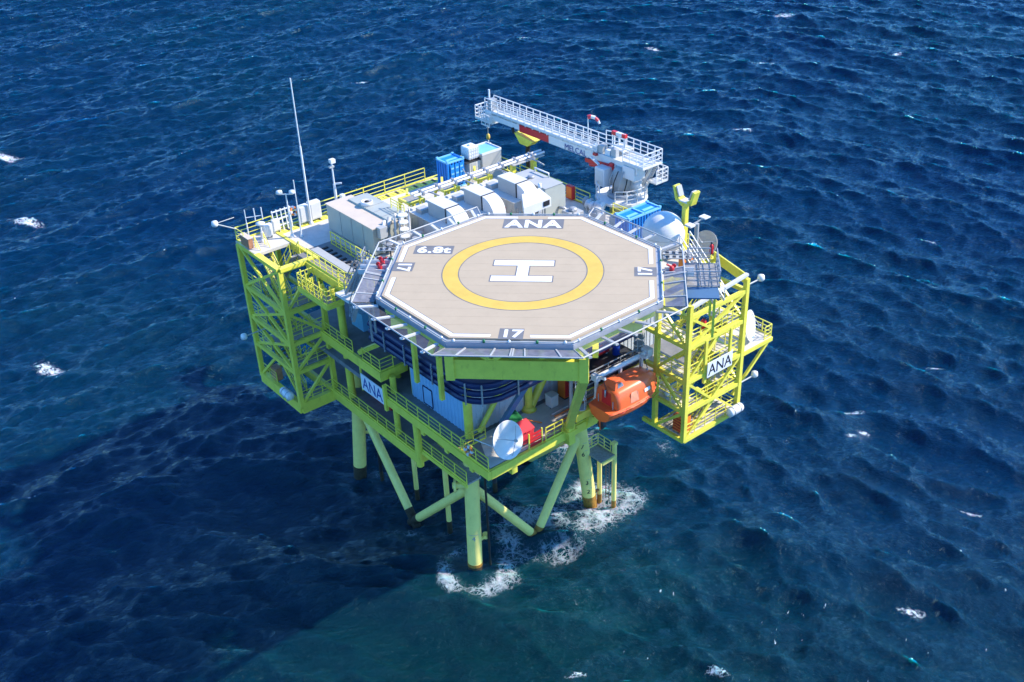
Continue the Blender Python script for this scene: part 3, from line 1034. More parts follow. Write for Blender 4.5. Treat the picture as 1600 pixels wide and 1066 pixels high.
lt = thing('stair_tower', 'green-shaded yellow lattice stair tower at the left corner', 'stair tower', (-5.7, 24.4, 8.6), 'lattice stair towers')
x0, x1, y0, y1 = -7.43, -4.1, 20.9, 27.75
LV = [9.0, 12.4, 15.1, 18.0, 21.8]
frame(lt, x0, x1, y0, y1, LV, 0.38, YEL)
for a, b in (((x0, y0), (x1, y0)), ((x0, y0), (x0, y1)), ((x0, y1), (x1, y1))):
    bar(lt, 'base_girder', (*a, 8.95), (*b, 8.95), 0.42, 1.0, YEL)
for i in range(1, 4):
    z0_, z1_ = LV[i], LV[i + 1] if i < 3 else LV[4]
    bar(lt, 'cross_brace', (x0, y0, z0_), (x0, y1, z1_), 0.22, 0.24, YEL)
    bar(lt, 'cross_brace', (x0 + .02, y1, z0_), (x0 + .02, y0, z1_), 0.18, 0.2, YEL)
    if i % 2:
        bar(lt, 'face_brace', (x0, y0, z0_), (x1, y0, z1_), 0.2, 0.22, YEL)
    else:
        bar(lt, 'face_brace', (x1, y0, z0_), (x0, y0, z1_), 0.2, 0.22, YEL)
bar(lt, 'face_brace', (x0, y0, 9.2), (x1, y0, 12.4), 0.2, 0.22, YEL)
bar(lt, 'cross_brace', (x0, y1, 9.2), (x0, 24.3, 12.4), 0.2, 0.22, YEL)
for k, z in enumerate(LV[:-1]):
    box(lt, 'landing', x0 + .2, x1 - .2, y1 - 1.8, y1 - .2, z + 0.2, z + 0.26, GRATE)
    box(lt, 'landing', x0 + .2, x1 - .2, y0 + .2, y0 + 1.5, z + 0.2, z + 0.26, GRATE)
    rail(lt, [(x0 + .1, y1, z + 0.3), (x0 + .1, y1 - 2.6, z + 0.3)], YEL, 1.1, 1.3)
    rail(lt, [(x0 + .2, y0 + .1, z + 0.3), (x1 - .2, y0 + .1, z + 0.3)], YEL, 1.1, 1.0, toe=False)
    top = LV[k + 1]
    mid = (z + top) / 2
    stairs(lt, (x0 + 1.0, y0 + 1.5, z + 0.25), (x0 + 1.0, y1 - 1.8, mid + 0.25) if False else (x0 + 1.0, y1 - 1.9, top + 0.2), 0.85, (1, 0, 0), YEL, GRATE)
    stairs(lt, (x0 + 2.3, y1 - 1.9, z + 0.25), (x0 + 2.3, y0 + 1.5, top + 0.2), 0.85, (1, 0, 0), YEL, GRATE)
# open stairwell at the top, and the roof platform behind it
box(lt, 'top_platform', x0 - .1, x1, 24.6, y1 + .3, 21.75, RF, DECKW)
bar(lt, 'top_beam', (x0, y0, 21.9), (x0, 24.6, 21.9), 0.5, 0.3, YEL)
bar(lt, 'top_beam', (x0, y0, 21.9), (x1, y0, 21.9), 0.5, 0.3, YEL)
rail(lt, [(x1, y1 + .2, RF), (x0, y1 + .2, RF), (x0, 26.5, RF)], YEL, 1.2, 1.3)
sheet(lt, 'warning_panel', [(x0 + 0.4, y0 - 0.2), (x0 + 1.3, y0 - 0.2), (x0 + 1.3, y0 - 0.19), (x0 + .4, y0 - .19)], 19, BLUEL)
lr = tube(lt, 'floodlight_bracket', (x0, 25.2, 14.9), (x0 - 2.1, 25.2, 14.9), 0.05, LGREY)
lathe(lr, 'floodlight', [(0.05, 0.25), (0.24, 0.2), (0.28, -0.1), (0.2, -0.22)], CLEANW, Matrix.Translation((x0 - 2.1, 25.2, 14.9)), 16)
lr = tube(lt, 'floodlight_bracket', (x0, 27.6, 23.2), (x0 - 1.9, 27.2, 24.4), 0.05, LGREY)
tube(lr, 'bracket_stay', (x0, 27.7, 24.2), (x0 - 1.9, 27.2, 24.4), 0.03, LGREY)
lathe(lr, 'floodlight', [(0.05, 0.25), (0.24, 0.2), (0.28, -0.1), (0.2, -0.22)], CLEANW, Matrix.Translation((x0 - 1.9, 27.2, 24.4)), 16)
box(lt, 'orange_locker', x0 + .1, x0 + 0.7, 25.2, 26.1, 9.5, 10.7, mat('weathered_orange', (0.45, 0.20, 0.10), .6, var=.3, scale=4))

rt = thing('stair_tower', 'bright yellow lattice stair tower at the right corner carrying an ANA sign', 'stair tower', (13.7, -4, 10.5), 'lattice stair towers')
x0, x1, y0, y1 = 10.7, 16.75, -5.3, -2.3
RV = [10.7, 13.3, 15.95, 18.9, 21.4]
frame(rt, x0, x1, y0, y1, RV, 0.34, YEL)
bar(rt, 'top_rail_beam', (x0, y0, 22.2), (x1, y0, 22.75), 0.28, 0.2, WHITE)
for x in (x0, x1):
    bar(rt, 'column', (x, y0, 21.4), (x, y0, 22.4), 0.34, 0.34, YEL)
bar(rt, 'top_panel', (x1, y0, 22.3), (x1 + 1.2, -1.1, 22.3), 0.12, 0.8, YEL)
bar(rt, 'face_brace', (x0, y0, 18.9), (x1, y0, 21.4), 0.2, 0.22, YEL)
bar(rt, 'face_brace', (x0, y0, 21.4), (x1 - 2.6, y0, 18.9), 0.18, 0.2, YEL)
bar(rt, 'face_brace', (x0, y0, 15.95), (x0 + 3.2, y0, 18.9), 0.18, 0.2, YEL)
bar(rt, 'face_brace', (x1, y0, 15.95), (x0 + 2.8, y0, 13.3), 0.2, 0.22, YEL)
bar(rt, 'face_brace', (x0, y0, 15.95), (x0 + 2.9, y0, 13.3), 0.18, 0.2, YEL)
bar(rt, 'face_brace', (x0, y0, 10.7), (x0 + 3.0, y0, 13.3), 0.12, 0.14, YEL)
for i in range(4):
    a_, b_ = (RV[i], RV[i + 1]) if i % 2 else (RV[i + 1], RV[i])
    bar(rt, 'side_brace', (x0, y0, a_), (x0, y1, b_), 0.2, 0.22, YEL)
    bar(rt, 'side_brace', (x1, y0, a_), (x1, y1, b_), 0.2, 0.22, YEL)
for k, z in enumerate(RV[:-1]):
    if k == 0:
        box(rt, 'floor', x0 + .15, x1 - .15, y0 + .15, y1 - .15, z + .12, z + .18, DECKW)
        for i in range(7):
            bar(rt, 'floor_joist', (x0 + .2, y0 + .4 + i * .4, z + .24), (x1 - .2, y0 + .4 + i * .4, z + .24), 0.07, 0.06, GRATE)
    else:
        box(rt, 'landing', x0 + .15, x0 + 1.7, y0 + .15, y1 + 1.2, z + .12, z + .18, DECKW)
        box(rt, 'landing', x1 - 1.5, x1 - .15, y0 + .15, y1, z + .12, z + .18, DECKW)
    rail(rt, [(x0 + .1, y0 + .05, z + .2), (x1 - .1, y0 + .05, z + .2)], YEL, 1.1, 1.2, toe=k > 0)
    rail(rt, [(x1 - .05, y0 + .1, z + .2), (x1 - .05, y1, z + .2)], YEL, 1.1, 1.2, toe=False)
    if k > 0:
        rail(rt, [(x0 + .05, y0 + .1, z + .2), (x0 + .05, y1, z + .2)], YEL, 1.1, 1.2, toe=False)
    a_, b_ = (x0 + 1.5, x1 - 1.4)
    yy = y0 + .8 if k % 2 == 0 else y0 + 1.8
    stairs(rt, (a_, yy, z + .2), (b_, yy, RV[k + 1] + .15), 0.8, (0, 1, 0), YEL, GRATE)
    bar(rt, 'tie_beam', (x0, y1, z), (x0, -1.1, z), 0.3, 0.3, YEL)
    bar(rt, 'tie_beam', (x1, y1, z), (x1, -1.1, z), 0.3, 0.3, YEL)
bar(rt, 'sign_hanger', (12.55, y0 - .1, 15.2), (12.55, y0 - .1, 18.9), 0.26, 0.18, YEL)
bar(rt, 'sign_hanger', (15.25, y0 - .1, 16.0), (15.25, y0 - .1, 18.9), 0.2, 0.18, YEL)
# cantilevered dish platform on the far side
box(rt, 'dish_platform', x1, 20.9, -4.9, -2.2, 15.5, 15.62, DECKW)
for a, b in (((x1, -4.95), (20.95, -4.95)), ((20.95, -4.95), (20.95, -2.15)), ((x1, -2.15), (20.95, -2.15))):
    bar(rt, 'dish_platform_beam', (*a, 15.42), (*b, 15.42), 0.14, 0.3, YEL)
rail(rt, [(19.6, -2.2, 15.62), (20.9, -2.2, 15.62), (20.9, -4.85, 15.62), (20.1, -4.85, 15.62)], YEL, 1.1, 1.0)
for y in (-4.8, -2.4):
    bar(rt, 'dish_platform_strut', (x1, y, 12.0), (20.7, y, 15.3), 0.2, 0.22, YEL)
for z, L_ in ((21.8, 1.5), (13.2, 1.8)):
    br = tube(rt, 'floodlight_bracket', (x1, y0, z), (x1 + L_, y0 - .1, z + .1), 0.06, LGREY)
    lathe(br, 'floodlight', [(0.05, 0.25), (0.24, 0.2), (0.28, -0.1), (0.2, -0.22)], CLEANW, Matrix.Translation((x1 + L_, y0 - .1, z + .15)), 16)
lk = thing('locker', 'orange slatted locker on the bottom floor of the right stair tower', 'locker', (11.7, -4.3, 10.95))
box(lk, 'body', 11.0, 11.9, -4.9, -3.9, 10.95, 12.35, ORNG2, 0.03)
for i in range(5):
    box(lk, 'slat', 10.96, 11.0, -4.85, -3.95, 11.1 + i * .25, 11.2 + i * .25, RED)


def canister(p, ax, label):
    t_ = thing('liferaft_canister', label, 'life raft', p, 'white liferaft canisters on the stair towers')
    p, ax = Vector(p), Vector(ax)
    M = Matrix.Translation(p) @ ax.to_track_quat('Z', 'Y').to_matrix().to_4x4()
    lathe(t_, 'shell', [(0.05, -0.75), (0.3, -0.72), (0.36, -0.6), (0.36, 0.6), (0.3, 0.72), (0.05, 0.75)], CLEANW, M, 20)
    for s_ in (-0.35, 0.35):
        lathe(t_, 'strap', [(0.37, s_ - .04), (0.38, s_ - .04), (0.38, s_ + .04), (0.37, s_ + .04)], MGREY, M, 20)
        q = p + ax * s_
        bar(t_, 'cradle', q + Vector((0, 0, -0.5)), q + Vector((0, 0, -0.36)), 0.5, 0.1, LGREY)


canister((-7.95, 22.3, 9.95), (0, 1, 0), 'white liferaft canister outside the foot of the left stair tower')
canister((15.9, -5.85, 11.45), (1, 0, 0.0), 'white liferaft canister outside the foot of the right stair tower')
canister((11.3, -2.9, 14.0), (0.5, 1, 0), 'white liferaft canister inside the right stair tower beside the lifeboat bow')

# ------------------------------------------------------------------ HELIDECK
T.append(Matrix.Rotation(-math.pi / 4, 4, 'Z'))
he = thing('helideck', 'octagonal helicopter landing deck with yellow circle, white H and ANA marking', 'helideck', (0, 0, HD))
prism(he, 'deck_plate', octagon(8.72), HD - 0.28, HD, HELI)
ring(he, 'edge_gutter', octagon(9.1), octagon(8.73), HD - 0.5, HD - 0.12, GUTTER)
# perimeter line, interrupted at the D-value boxes
sheet_z = HD + 0.005
oi, oo = octagon(8.26), octagon(8.54)
names = ['R', 'RB', 'B', 'LB', 'L', 'LF', 'F', 'RF']
for i in range(8):
    j = (i + 1) % 8
    side = names[i]
    # edge i goes from vertex i to i+1; edge centre direction = i*45 deg
    a0, a1, b0, b1 = (Vector(oi[i]), Vector(oi[j]), Vector(oo[i]), Vector(oo[j]))
    segs = [(0, 1)]
    if side in ('F', 'L', 'R', 'B'):
        g_ = 0.17 if side != 'B' else 0.16
        segs = [(0, 0.5 - g_), (0.5 + g_, 1)]
    if side == 'B':
        segs = [(0, 0.20), (0.52, 1)][::1]
        segs = [(0, 0.34), (0.655, 1)]
    for s0, s1 in segs:
        q = [a0.lerp(a1, s0), b0.lerp(b1, s0), b0.lerp(b1, s1), a0.lerp(a1, s1)]
        sheet(he, 'perimeter_line', q, sheet_z, MARKW)
    n_ = (a0 + a1).normalized()
    for s0, s1 in segs:
        q0, q1 = a0.lerp(a1, s0) - n_ * 0.05, a0.lerp(a1, s1) - n_ * 0.05
        sheet(he, 'line_edge', [q0, q0 + n_ * 0.05, q1 + n_ * 0.05, q1], sheet_z, MARKG)
ring(he, 'aiming_circle', circle(5.29), circle(4.27), HD + 0.001, HD + 0.006, MARKY)
ring(he, 'circle_edge', circle(5.36), circle(5.29), HD + 0.001, HD + 0.005, MARKG)
ring(he, 'circle_edge', circle(4.27), circle(4.20), HD + 0.001, HD + 0.005, MARKG)


def rect(x0, x1, y0, y1):
    return [(x0, y0), (x1, y0), (x1, y1), (x0, y1)]


for nm, g_, z, m in (('letter_outline', 0.09, HD + 0.005, MARKG), ('letter_h', 0.0, HD + 0.009, MARKW)):
    pts = [(-2, -1.5), (2, -1.5), (2, -.75), (.38, -.75), (.38, .75), (2, .75), (2, 1.5), (-2, 1.5), (-2, .75), (-.38, .75), (-.38, -.75), (-2, -.75)]
    if g_:
        sg = [(-1, -1), (1, -1), (1, 1), (1, 1), (1, -1), (1, -1), (1, 1), (-1, 1), (-1, -1), (-1, -1), (-1, 1), (-1, 1)]
        pts = [(p_[0] + s_[0] * g_, p_[1] + s_[1] * g_) for p_, s_ in zip(pts, sg)]
    v = [(p_[0], p_[1], z) for p_ in pts]
    pym(he, nm, v, [[0, 1, 2, 3, 10, 11], [3, 4, 9, 10], [4, 5, 6, 7, 8, 9]], m)
# panels with lettering
sheet(he, 'name_panel', rect(-2.05, 2.3, 6.55, 8.15), HD + 0.005, MARKG)
text(he, 'name_lettering', 'ANA', MARKW, (0.12, 7.35, HD + 0.010), (1, 0, 0), (0, 1, 0), 1.30, 0.035, 1.02, spacing=1.12)
sheet(he, 'weight_panel', rect(-7.75, -5.05, 2.35, 3.65), HD + 0.005, MARKG)
text(he, 'weight_lettering', '6.8t', MARKW, (-6.4, 3.0, HD + 0.010), (1, 0, 0), (0, 1, 0), 1.0, 0.03, 1.1, spacing=1.05)
sheet(he, 'number_panel', rect(-0.70, 0.78, -8.80, -7.55), HD + 0.007, MARKG)
text(he, 'number_lettering', '17', MARKW, (0.04, -8.15, HD + 0.012), (1, 0, 0), (0, 1, 0), 0.92, 0.03, 1.1)
sheet(he, 'number_panel', rect(-8.75, -7.35, -0.25, 1.05), HD + 0.007, MARKG)
text(he, 'number_lettering', '17', MARKW, (-8.0, 0.4, HD + 0.012), (0, -1, 0), (1, 0, 0), 0.95, 0.03, 1.0)
sheet(he, 'number_panel', rect(7.3, 8.75, -0.62, 0.68), HD + 0.007, MARKG)
text(he, 'number_lettering', '17', MARKW, (8.0, 0.03, HD + 0.012), (0, 1, 0), (-1, 0, 0), 0.95, 0.03, 1.0)
# plank joints of the deck
for y in np.arange(-8.2, 8.5, 1.02):
    hw = min(8.2, 8.2 * 1.41421 - abs(y))
    if abs(y) < 8.2:
        bar(he, 'plank_joint', (-hw, y, HD - 0.0025), (hw, y, HD - 0.0025), 0.02, 0.012, mat('deck_joint', (0.436, 0.347, 0.234), 0.8))
# edge lights, safety pipe, gutter brackets
ov = octagon(9.05)
for i in range(8):
    a0, a1 = Vector((*ov[i], HD - 0.02)), Vector((*ov[(i + 1) % 8], HD - 0.02))
    tube(he, 'edge_pipe', a0, a1, 0.05, LGREY, 8)
    for s_ in (0.06, 0.3, 0.5, 0.72, 0.94):
        q = a0.lerp(a1, s_)
        lathe(he, 'edge_light', [(0.09, -0.05), (0.09, 0.05), (0.05, 0.12)], GREEN if s_ in (0.3, 0.72) else CLEANW, Matrix.Translation(q), 10)
# safety nets on outriggers, one frame per side
for i in range(8):
    side = names[i]
    ang = math.radians(45 * i)
    n_ = Vector((math.cos(ang), math.sin(ang), 0))
    tdir = Vector((-math.sin(ang), math.cos(ang), 0))
    ri, ro, zi, zo = 9.22, 10.55, HD - 0.42, HD - 0.12
    hi, ho = ri * math.tan(math.pi / 8), ro * math.tan(math.pi / 8)
    A, B = n_ * ri - tdir * hi, n_ * ri + tdir * hi
    C, D = n_ * ro + tdir * ho, n_ * ro - tdir * ho
    A.z = B.z = zi
    C.z = D.z = zo
    if side == 'B':
        continue
    tb = tube(he, 'net_frame', D, C, 0.05, LGREY, 10)
    dense = side in ('F', 'L', 'R')
    if side == 'L':
        # only the front part of the left side still carries a plain net
        q0 = A.lerp(B, 0.0)
    lo, hi_ = (0.0, 1.0)
    if side == 'L':
        lo, hi_ = 0.42, 1.0
    if side == 'R':
        lo, hi_ = 0.0, 0.62
    nn = pym(tb, 'net', [A.lerp(B, lo), A.lerp(B, hi_), D.lerp(C, hi_), D.lerp(C, lo)], [[0, 1, 2, 3]], NETD if dense else NETO)
    for s_ in ((0.06, 0.30, 0.48, 0.66, 0.9) if not dense else (0.16, 0.39, 0.52, 0.535, 0.62, 0.86)):
        if not (lo <= s_ <= hi_):
            continue
        p_, q_ = A.lerp(B, s_), D.lerp(C, s_)
        if dense:
            bar(tb, 'outrigger', p_, q_, 0.09, 0.12, LGREY)
        else:
            bar(tb, 'outrigger', p_ + Vector((0, 0, -.05)), q_ + (q_ - p_) * 0.12 + Vector((0, 0, -0.14)), 0.2, 0.10, LGREY if side == 'RF' else CLEANW)
    tube(tb, 'corner_tube', A, D, 0.045, LGREY, 8)
    tube(tb, 'corner_tube', B, C, 0.045, LGREY, 8)
# foam monitors in their trays on the left and right sides
for sx, yy in ((-1, 1.55), (-1, 0.75), (1, 0.9)):
    tray = box(he, 'monitor_tray', sx * 9.3, sx * 11.2, yy - 0.32, yy + 0.32, HD - 0.6, HD - 0.5, LGREY)
    for s_ in (-0.33, 0.33):
        box(tray, 'tray_side', sx * 9.3, sx * 11.2, yy + s_ - .02, yy + s_ + .02, HD - 0.6, HD - 0.25, CLEANW)
    mo = lathe(he, 'foam_monitor', [(0.12, -0.5), (0.14, -0.3), (0.17, -0.1), (0.09, 0.05)], RED, Matrix.Translation((sx * 9.75, yy, HD - 0.05)), 16)
    tube(mo, 'nozzle', (sx * 9.75, yy, HD - 0.05), (sx * 9.4, yy, HD + 0.12), 0.06, RED)
    lathe(mo, 'wheel', [(0.11, -0.03), (0.15, -0.03), (0.15, 0.03), (0.11, 0.03)], RED, Matrix.Translation((sx * 9.9, yy + .2, HD - 0.08)) @ Matrix.Rotation(math.pi / 2, 4, 'X'), 16)
# carrying structure
bm_ = box(he, 'front_beam', -3.75, 4.35, -8.55, -7.95, 24.0, 25.35, YEL)
for x in (-3.75, 4.35):
    box(he, 'beam_end', x - 0.28, x + 0.28, -8.65, -7.85, 23.9, 25.6, YEL, 0.03)
for x in (-3.4, -1.2, 1.8, 4.2):
    bar(he, 'knee', (x, -8.2, 25.3), (x, -7.4, 26.4), 0.3, 0.3, YEL)
bar(he, 'v_strut', (-1.2, -8.35, 25.2), (-2.6, -8.9, 26.5), 0.2, 0.24, YEL)
bar(he, 'v_strut', (-1.2, -8.35, 25.2), (0.3, -8.9, 26.5), 0.2, 0.24, YEL)
for y in (-5.5, -2.0, 2.0, 5.5):
    bar(he, 'floor_beam', (-7.8, y, 26.1), (7.8, y, 26.1), 0.3, 0.7, YEL)
for i in (3, 5, 7, 1):
    a0, a1 = octagon(8.5)[i], octagon(8.5)[(i + 1) % 8]
    bar(he, 'rim_beam', (*a0, 26.1), (*a1, 26.1), 0.3, 0.6, YEL)
for x in (-5.0, 0.0, 5.0):
    bar(he, 'main_beam', (x, -7.8, 25.5), (x, 7.8, 25.5), 0.35, 0.6, YEL)
T.pop()
p_ = dk(4.35, -8.25, 24.0)
bar(he, 'front_strut', p_, (2.7, -1.35, 13.9), 0.5, 0.5, YEL)
bar(he, 'strut_foot', (2.75, -1.35, 12.4), (2.7, -1.35, 14.2), 0.6, 0.6, YEL)
box(he, 'strut_flange', 2.2, 3.2, -1.75, -0.95, 13.55, 13.65, YEL)

# ------------------------------------------------------------------ ROOF EQUIPMENT
pc = thing('plant_container', 'large grey-green plant container with beige roof on the left of the roof deck', 'container', (0.6, 21, RF))
corr = box(pc, 'body', -0.75, 1.65, 17.45, 24.4, RF + .12, 24.35, GREEN_G, 0.04)
for y in (18.9, 20.6, 22.3):
    bar(corr, 'panel_joint', (-0.76, y, 22.2), (-0.76, y, 24.3), 0.03, 0.03, MGREY)
box(pc, 'beige_roof', -.82, 1.72, 17.38, 24.46, 24.35, 24.43, BEIGE)
ru = box(pc, 'raised_unit', 0.9, 2.75, 17.5, 23.6, 24.31, 24.56, GREEN_G, 0.03)
for y in (18.6, 19.8, 21.0):
    bar(ru, 'roof_seam', (0.93, y, 24.57), (2.72, y, 24.57), 0.05, 0.03, MGREY)
box(pc, 'side_unit', 1.73, 2.85, 17.6, 24.2, RF, 24.3, LGREY)
fan = lathe(pc, 'roof_fan', [(0.5, 0), (0.5, 0.3), (0.42, 0.34), (0.36, 0.1)], CLEANW, Matrix.Translation((1.4, 21.5, 24.56)), 20)
lathe(fan, 'fan_hub', [(0.2, 0.1), (0.2, 0.3), (0.1, 0.34)], BLACK, Matrix.Translation((1.4, 21.5, 24.56)), 14)
rail(pc, [(2.5, 19.6, 24.56), (2.5, 17.7, 24.56)], YEL, 0.8, 0.9, toe=False)
# pipes, ladder and valves on its near end
for i, (x, r) in enumerate(((0.0, 0.12), (0.5, 0.16), (1.1, 0.1), (1.7, 0.2), (2.4, 0.14))):
    sweep(pc, 'pipe', [(x, 17.3, 22.2), (x, 17.1, 23.4 + .2 * (i % 2)), (x + .1, 17.2, 24.2 + .2 * (i % 3)), (x + .5, 17.6, 24.7 + .1 * i)], r, LGREY if i % 2 else CLEANW)
for x in (1.35, 1.75):
    bar(pc, 'ladder_stile', (x, 16.75, 22), (x, 16.75, 25.3), 0.05, 0.05, CLEANW)
for i in range(9):
    bar(pc, 'ladder_rung', (1.35, 16.75, 22.4 + i * .32), (1.75, 16.75, 22.4 + i * .32), 0.035, 0.035, CLEANW)
for z in (23.4, 24.0, 24.6, 25.2):
    lathe(pc, 'ladder_hoop', [(0.36, -.03), (0.40, -.03), (0.40, .03), (0.36, .03)], CLEANW, Matrix.Translation((1.55, 16.5, z)), 16, False)
box(pc, 'valve_box', -0.4, 0.3, 16.9, 17.4, 23.6, 24.5, LGREY, 0.03)
box(pc, 'valve_box', 2.0, 2.8, 16.6, 17.4, 22.1, 23.3, LGREY, 0.03)
for x, y in ((0.1, 16.5), (0.9, 16.2), (2.2, 16.0), (3.0, 16.6)):
    lathe(pc, 'valve_wheel', [(0.22, -.03), (0.28, -.03), (0.28, .03), (0.22, .03)], MGREY, Matrix.Translation((x, y, 23.2)), 14)
    bar(pc, 'valve_stem', (x, y, 22), (x, y, 23.2), 0.09, 0.09, DARK)
for i, (x, y) in enumerate(((2.9, 15.6), (2.2, 14.9), (1.6, 14.3), (0.6, 15.2))):
    box(pc, 'pump_block', x - .3, x + .3, y - .3, y + .3, 22, 22.9 + .3 * (i % 2), MGREY if i % 2 else LGREY, 0.04)


def cooler(x, label):
    t_ = thing('ventilation_unit', label, 'ventilation unit', (x + 1, 17, RF), 'ventilation units in a row on the roof deck')
    b_ = box(t_, 'casing', x, x + 2.0, 14.3, 19.4, RF + .05, 24.0, LGREY, 0.03)
    for i in range(6):
        y = 14.5 + i * 0.82
        d_ = box(b_, 'side_panel', x - .025, x + .01, y, y + .74, 22.25, 23.85, GREEN_G if i > 3 else LGREY)
        if i in (0, 1, 3):
            bar(d_, 'panel_handle', (x - .05, y + .12, 22.9), (x - .05, y + .12, 23.3), 0.05, 0.05, RED if i == 1 else MGREY)
    box(t_, 'roof_sheet', x - .06, x + 2.06, 14.24, 19.46, 24.0, 24.05, WHITE)
    box(t_, 'small_hatch', x + .35, x + 1.2, 17.7, 18.5, 24.05, 24.4, BLUEL if False else LGREY, 0.03)
    box(t_, 'small_hatch', x + .25, x + .95, 18.8, 19.2, 24.05, 24.2, WHITE)
    fb = box(t_, 'fan_box', x + .75, x + 2.05, 15.0, 17.3, 24.05, 25.25, LGREY, 0.03)
    box(fb, 'fan_box_lid', x + .72, x + 2.08, 14.97, 17.33, 25.25, 25.3, WHITE)
    box(fb, 'duct_flange', x + .72, x + 2.08, 14.86, 14.96, 24.02, 25.3, DARK)
    # bent duct
    pts = []
    n = 9
    for i in range(n + 1):
        a = math.pi / 2 * i / n
        pts.append((14.86 - math.sin(a) * 1.45, 23.85 + math.cos(a) * 1.4, 14.86 - math.sin(a) * 0.2, 23.85 + math.cos(a) * 0.2))
    pts.append((14.86 - 1.45, 23.0, 14.86 - .2, 23.0))
    v, f = [], []
    for yo, zo, yi, zi in pts:
        v += [(x + .78, yo, zo), (x + 2.02, yo, zo), (x + 2.02, yi, zi), (x + .78, yi, zi)]
    for i in range(len(pts) - 1):
        for k in range(4):
            j = (k + 1) % 4
            f.append([4 * i + k, 4 * i + j, 4 * i + 4 + j, 4 * i + 4 + k])
    f += [[0, 1, 2, 3], [4 * len(pts) - 4 + k for k in range(4)]]
    pym(t_, 'bent_duct', v, f, CLEANW)
    tube(t_, 'drain_pipe', (x + .2, 14.1, 22.1), (x + .2, 14.1, 23.6), 0.06, MGREY)
    return t_


cooler(3.75, 'grey ventilation unit with white bent duct, next to the beige-roofed container')
cooler(7.35, 'middle one of the three grey ventilation units with white bent ducts')
cooler(10.95, 'grey ventilation unit with white bent duct, next to the chamfered grey tank container')


def stool(x, label):
    t_ = thing('pipe_trestle', label, 'trestle', (x + .7, 22, RF), 'yellow pipe trestles behind the ventilation units')
    for a in (x, x + 1.45):
        for b in (21.1, 22.6):
            bar(t_, 'leg', (a, b, RF), (a, b, 23.45), 0.16, 0.16, YEL)
            bar(t_, 'knee', (a, b, 22.9), (a + (.4 if a == x else -.4), b, 23.4), 0.1, 0.14, YEL)
    for b in (21.1, 22.6):
        bar(t_, 'side_beam', (x - .1, b, 23.55), (x + 1.55, b, 23.55), 0.2, 0.2, YEL)
    for a in (x, x + 1.45):
        bar(t_, 'cross_beam', (a, 21.0, 23.55), (a, 22.7, 23.55), 0.18, 0.2, YEL)
    box(t_, 'top_grating', x + .15, x + 1.3, 21.25, 22.45, 23.56, 23.6, GRATE)
    bar(t_, 'guide_arm', (x + .8, 22.6, 23.7), (x + 1.5, 23.6, 23.7), 0.2, 0.14, YEL)
    return t_


stool(5.2, 'yellow pipe trestle nearest the beige-roofed plant container')
stool(8.9, 'middle yellow pipe trestle behind the ventilation units')
stool(12.5, 'yellow pipe trestle in front of the white control cabin')
pp = thing('pipe_rack', 'pair of white pipes on yellow posts running along the back of the roof', 'pipes', (12, 20.6, RF))
for y, z in ((20.75, 24.55), (20.3, 24.5)):
    tube(pp, 'pipe', (5.2, y, z), (19.4, y, z), 0.11, CLEANW)
    for i in range(8):
        box(pp, 'pipe_clamp', 6.0 + i * 1.7, 6.2 + i * 1.7, y - .16, y + .16, z - .16, z + .16, MGREY)
for i in range(4):
    sweep(pp, 'pipe_branch', [(6.6 + i * 3.6, 20.3, 24.5), (6.7 + i * 3.6, 19.9, 24.5), (6.9 + i * 3.6, 19.2, 24.4), (7.2 + i * 3.6, 18.6, 24.1)], 0.07, MGREY)
for i in range(3):
    bar(pp, 'post', (5.9 + i * 3.65, 20.5, 23.3), (5.9 + i * 3.65, 20.5, 24.4), 0.14, 0.14, YEL)
for x in (16.0, 18.4):
    bar(pp, 'post', (x, 20.6, RF), (x, 20.6, 24.3), 0.4, 0.4, YEL)
bar(pp, 'post_head', (18.2, 20.1, 24.2), (19.2, 20.9, 24.2), 0.3, 0.25, YEL)
box(pp, 'pipe_tray', 15.6, 19.2, 20.0, 21.0, 24.28, 24.36, LGREY)

tk = thing('tank_container', 'grey tank container with chamfered ends beside the right-hand rail', 'container', (14.4, 15, RF))
prof = [(13.2, 22.5), (13.6, 22.15), (15.0, 22.15), (15.4, 22.5), (15.4, 24.6), (15.0, 24.95), (13.3, 24.95), (13.2, 24.85)]
pym(tk, 'body', [(x, 13.0, z) for x, z in prof] + [(x, 17.2, z) for x, z in prof],
    [list(range(8)), list(range(8, 16))] + [[i, (i + 1) % 8, 8 + (i + 1) % 8, 8 + i] for i in range(8)], GREEN_G)
for i in range(4):
    box(tk, 'side_panel', 13.17, 13.2, 13.1 + i * 1.03, 14.05 + i * 1.03, 22.5, 24.75, LGREY)
box(tk, 'roof_sheet', 13.15, 15.1, 12.95, 17.25, 24.95, 25.0, LGREY)
lathe(tk, 'roof_hatch', [(0.3, 0), (0.3, 0.15), (0.2, 0.2)], MGREY, Matrix.Translation((13.9, 15.6, 25.0)), 16)
sweep(tk, 'lifting_bar', [(15.0, 16.4, 24.95), (15.0, 16.4, 25.35), (15.0, 14.6, 25.35), (15.0, 14.6, 24.95)], 0.07, CLEANW)
sweep(tk, 'outlet_pipe', [(14.6, 12.95, 22.9), (14.9, 12.6, 22.9), (15.2, 12.5, 22.5), (15.2, 12.5, 22.0)], 0.14, MGREY)
for x in (13.5, 15.1):
    for y in (13.4, 16.8):
        box(tk, 'foot', x - .12, x + .12, y - .12, y + .12, RF, 22.3, LGREY)


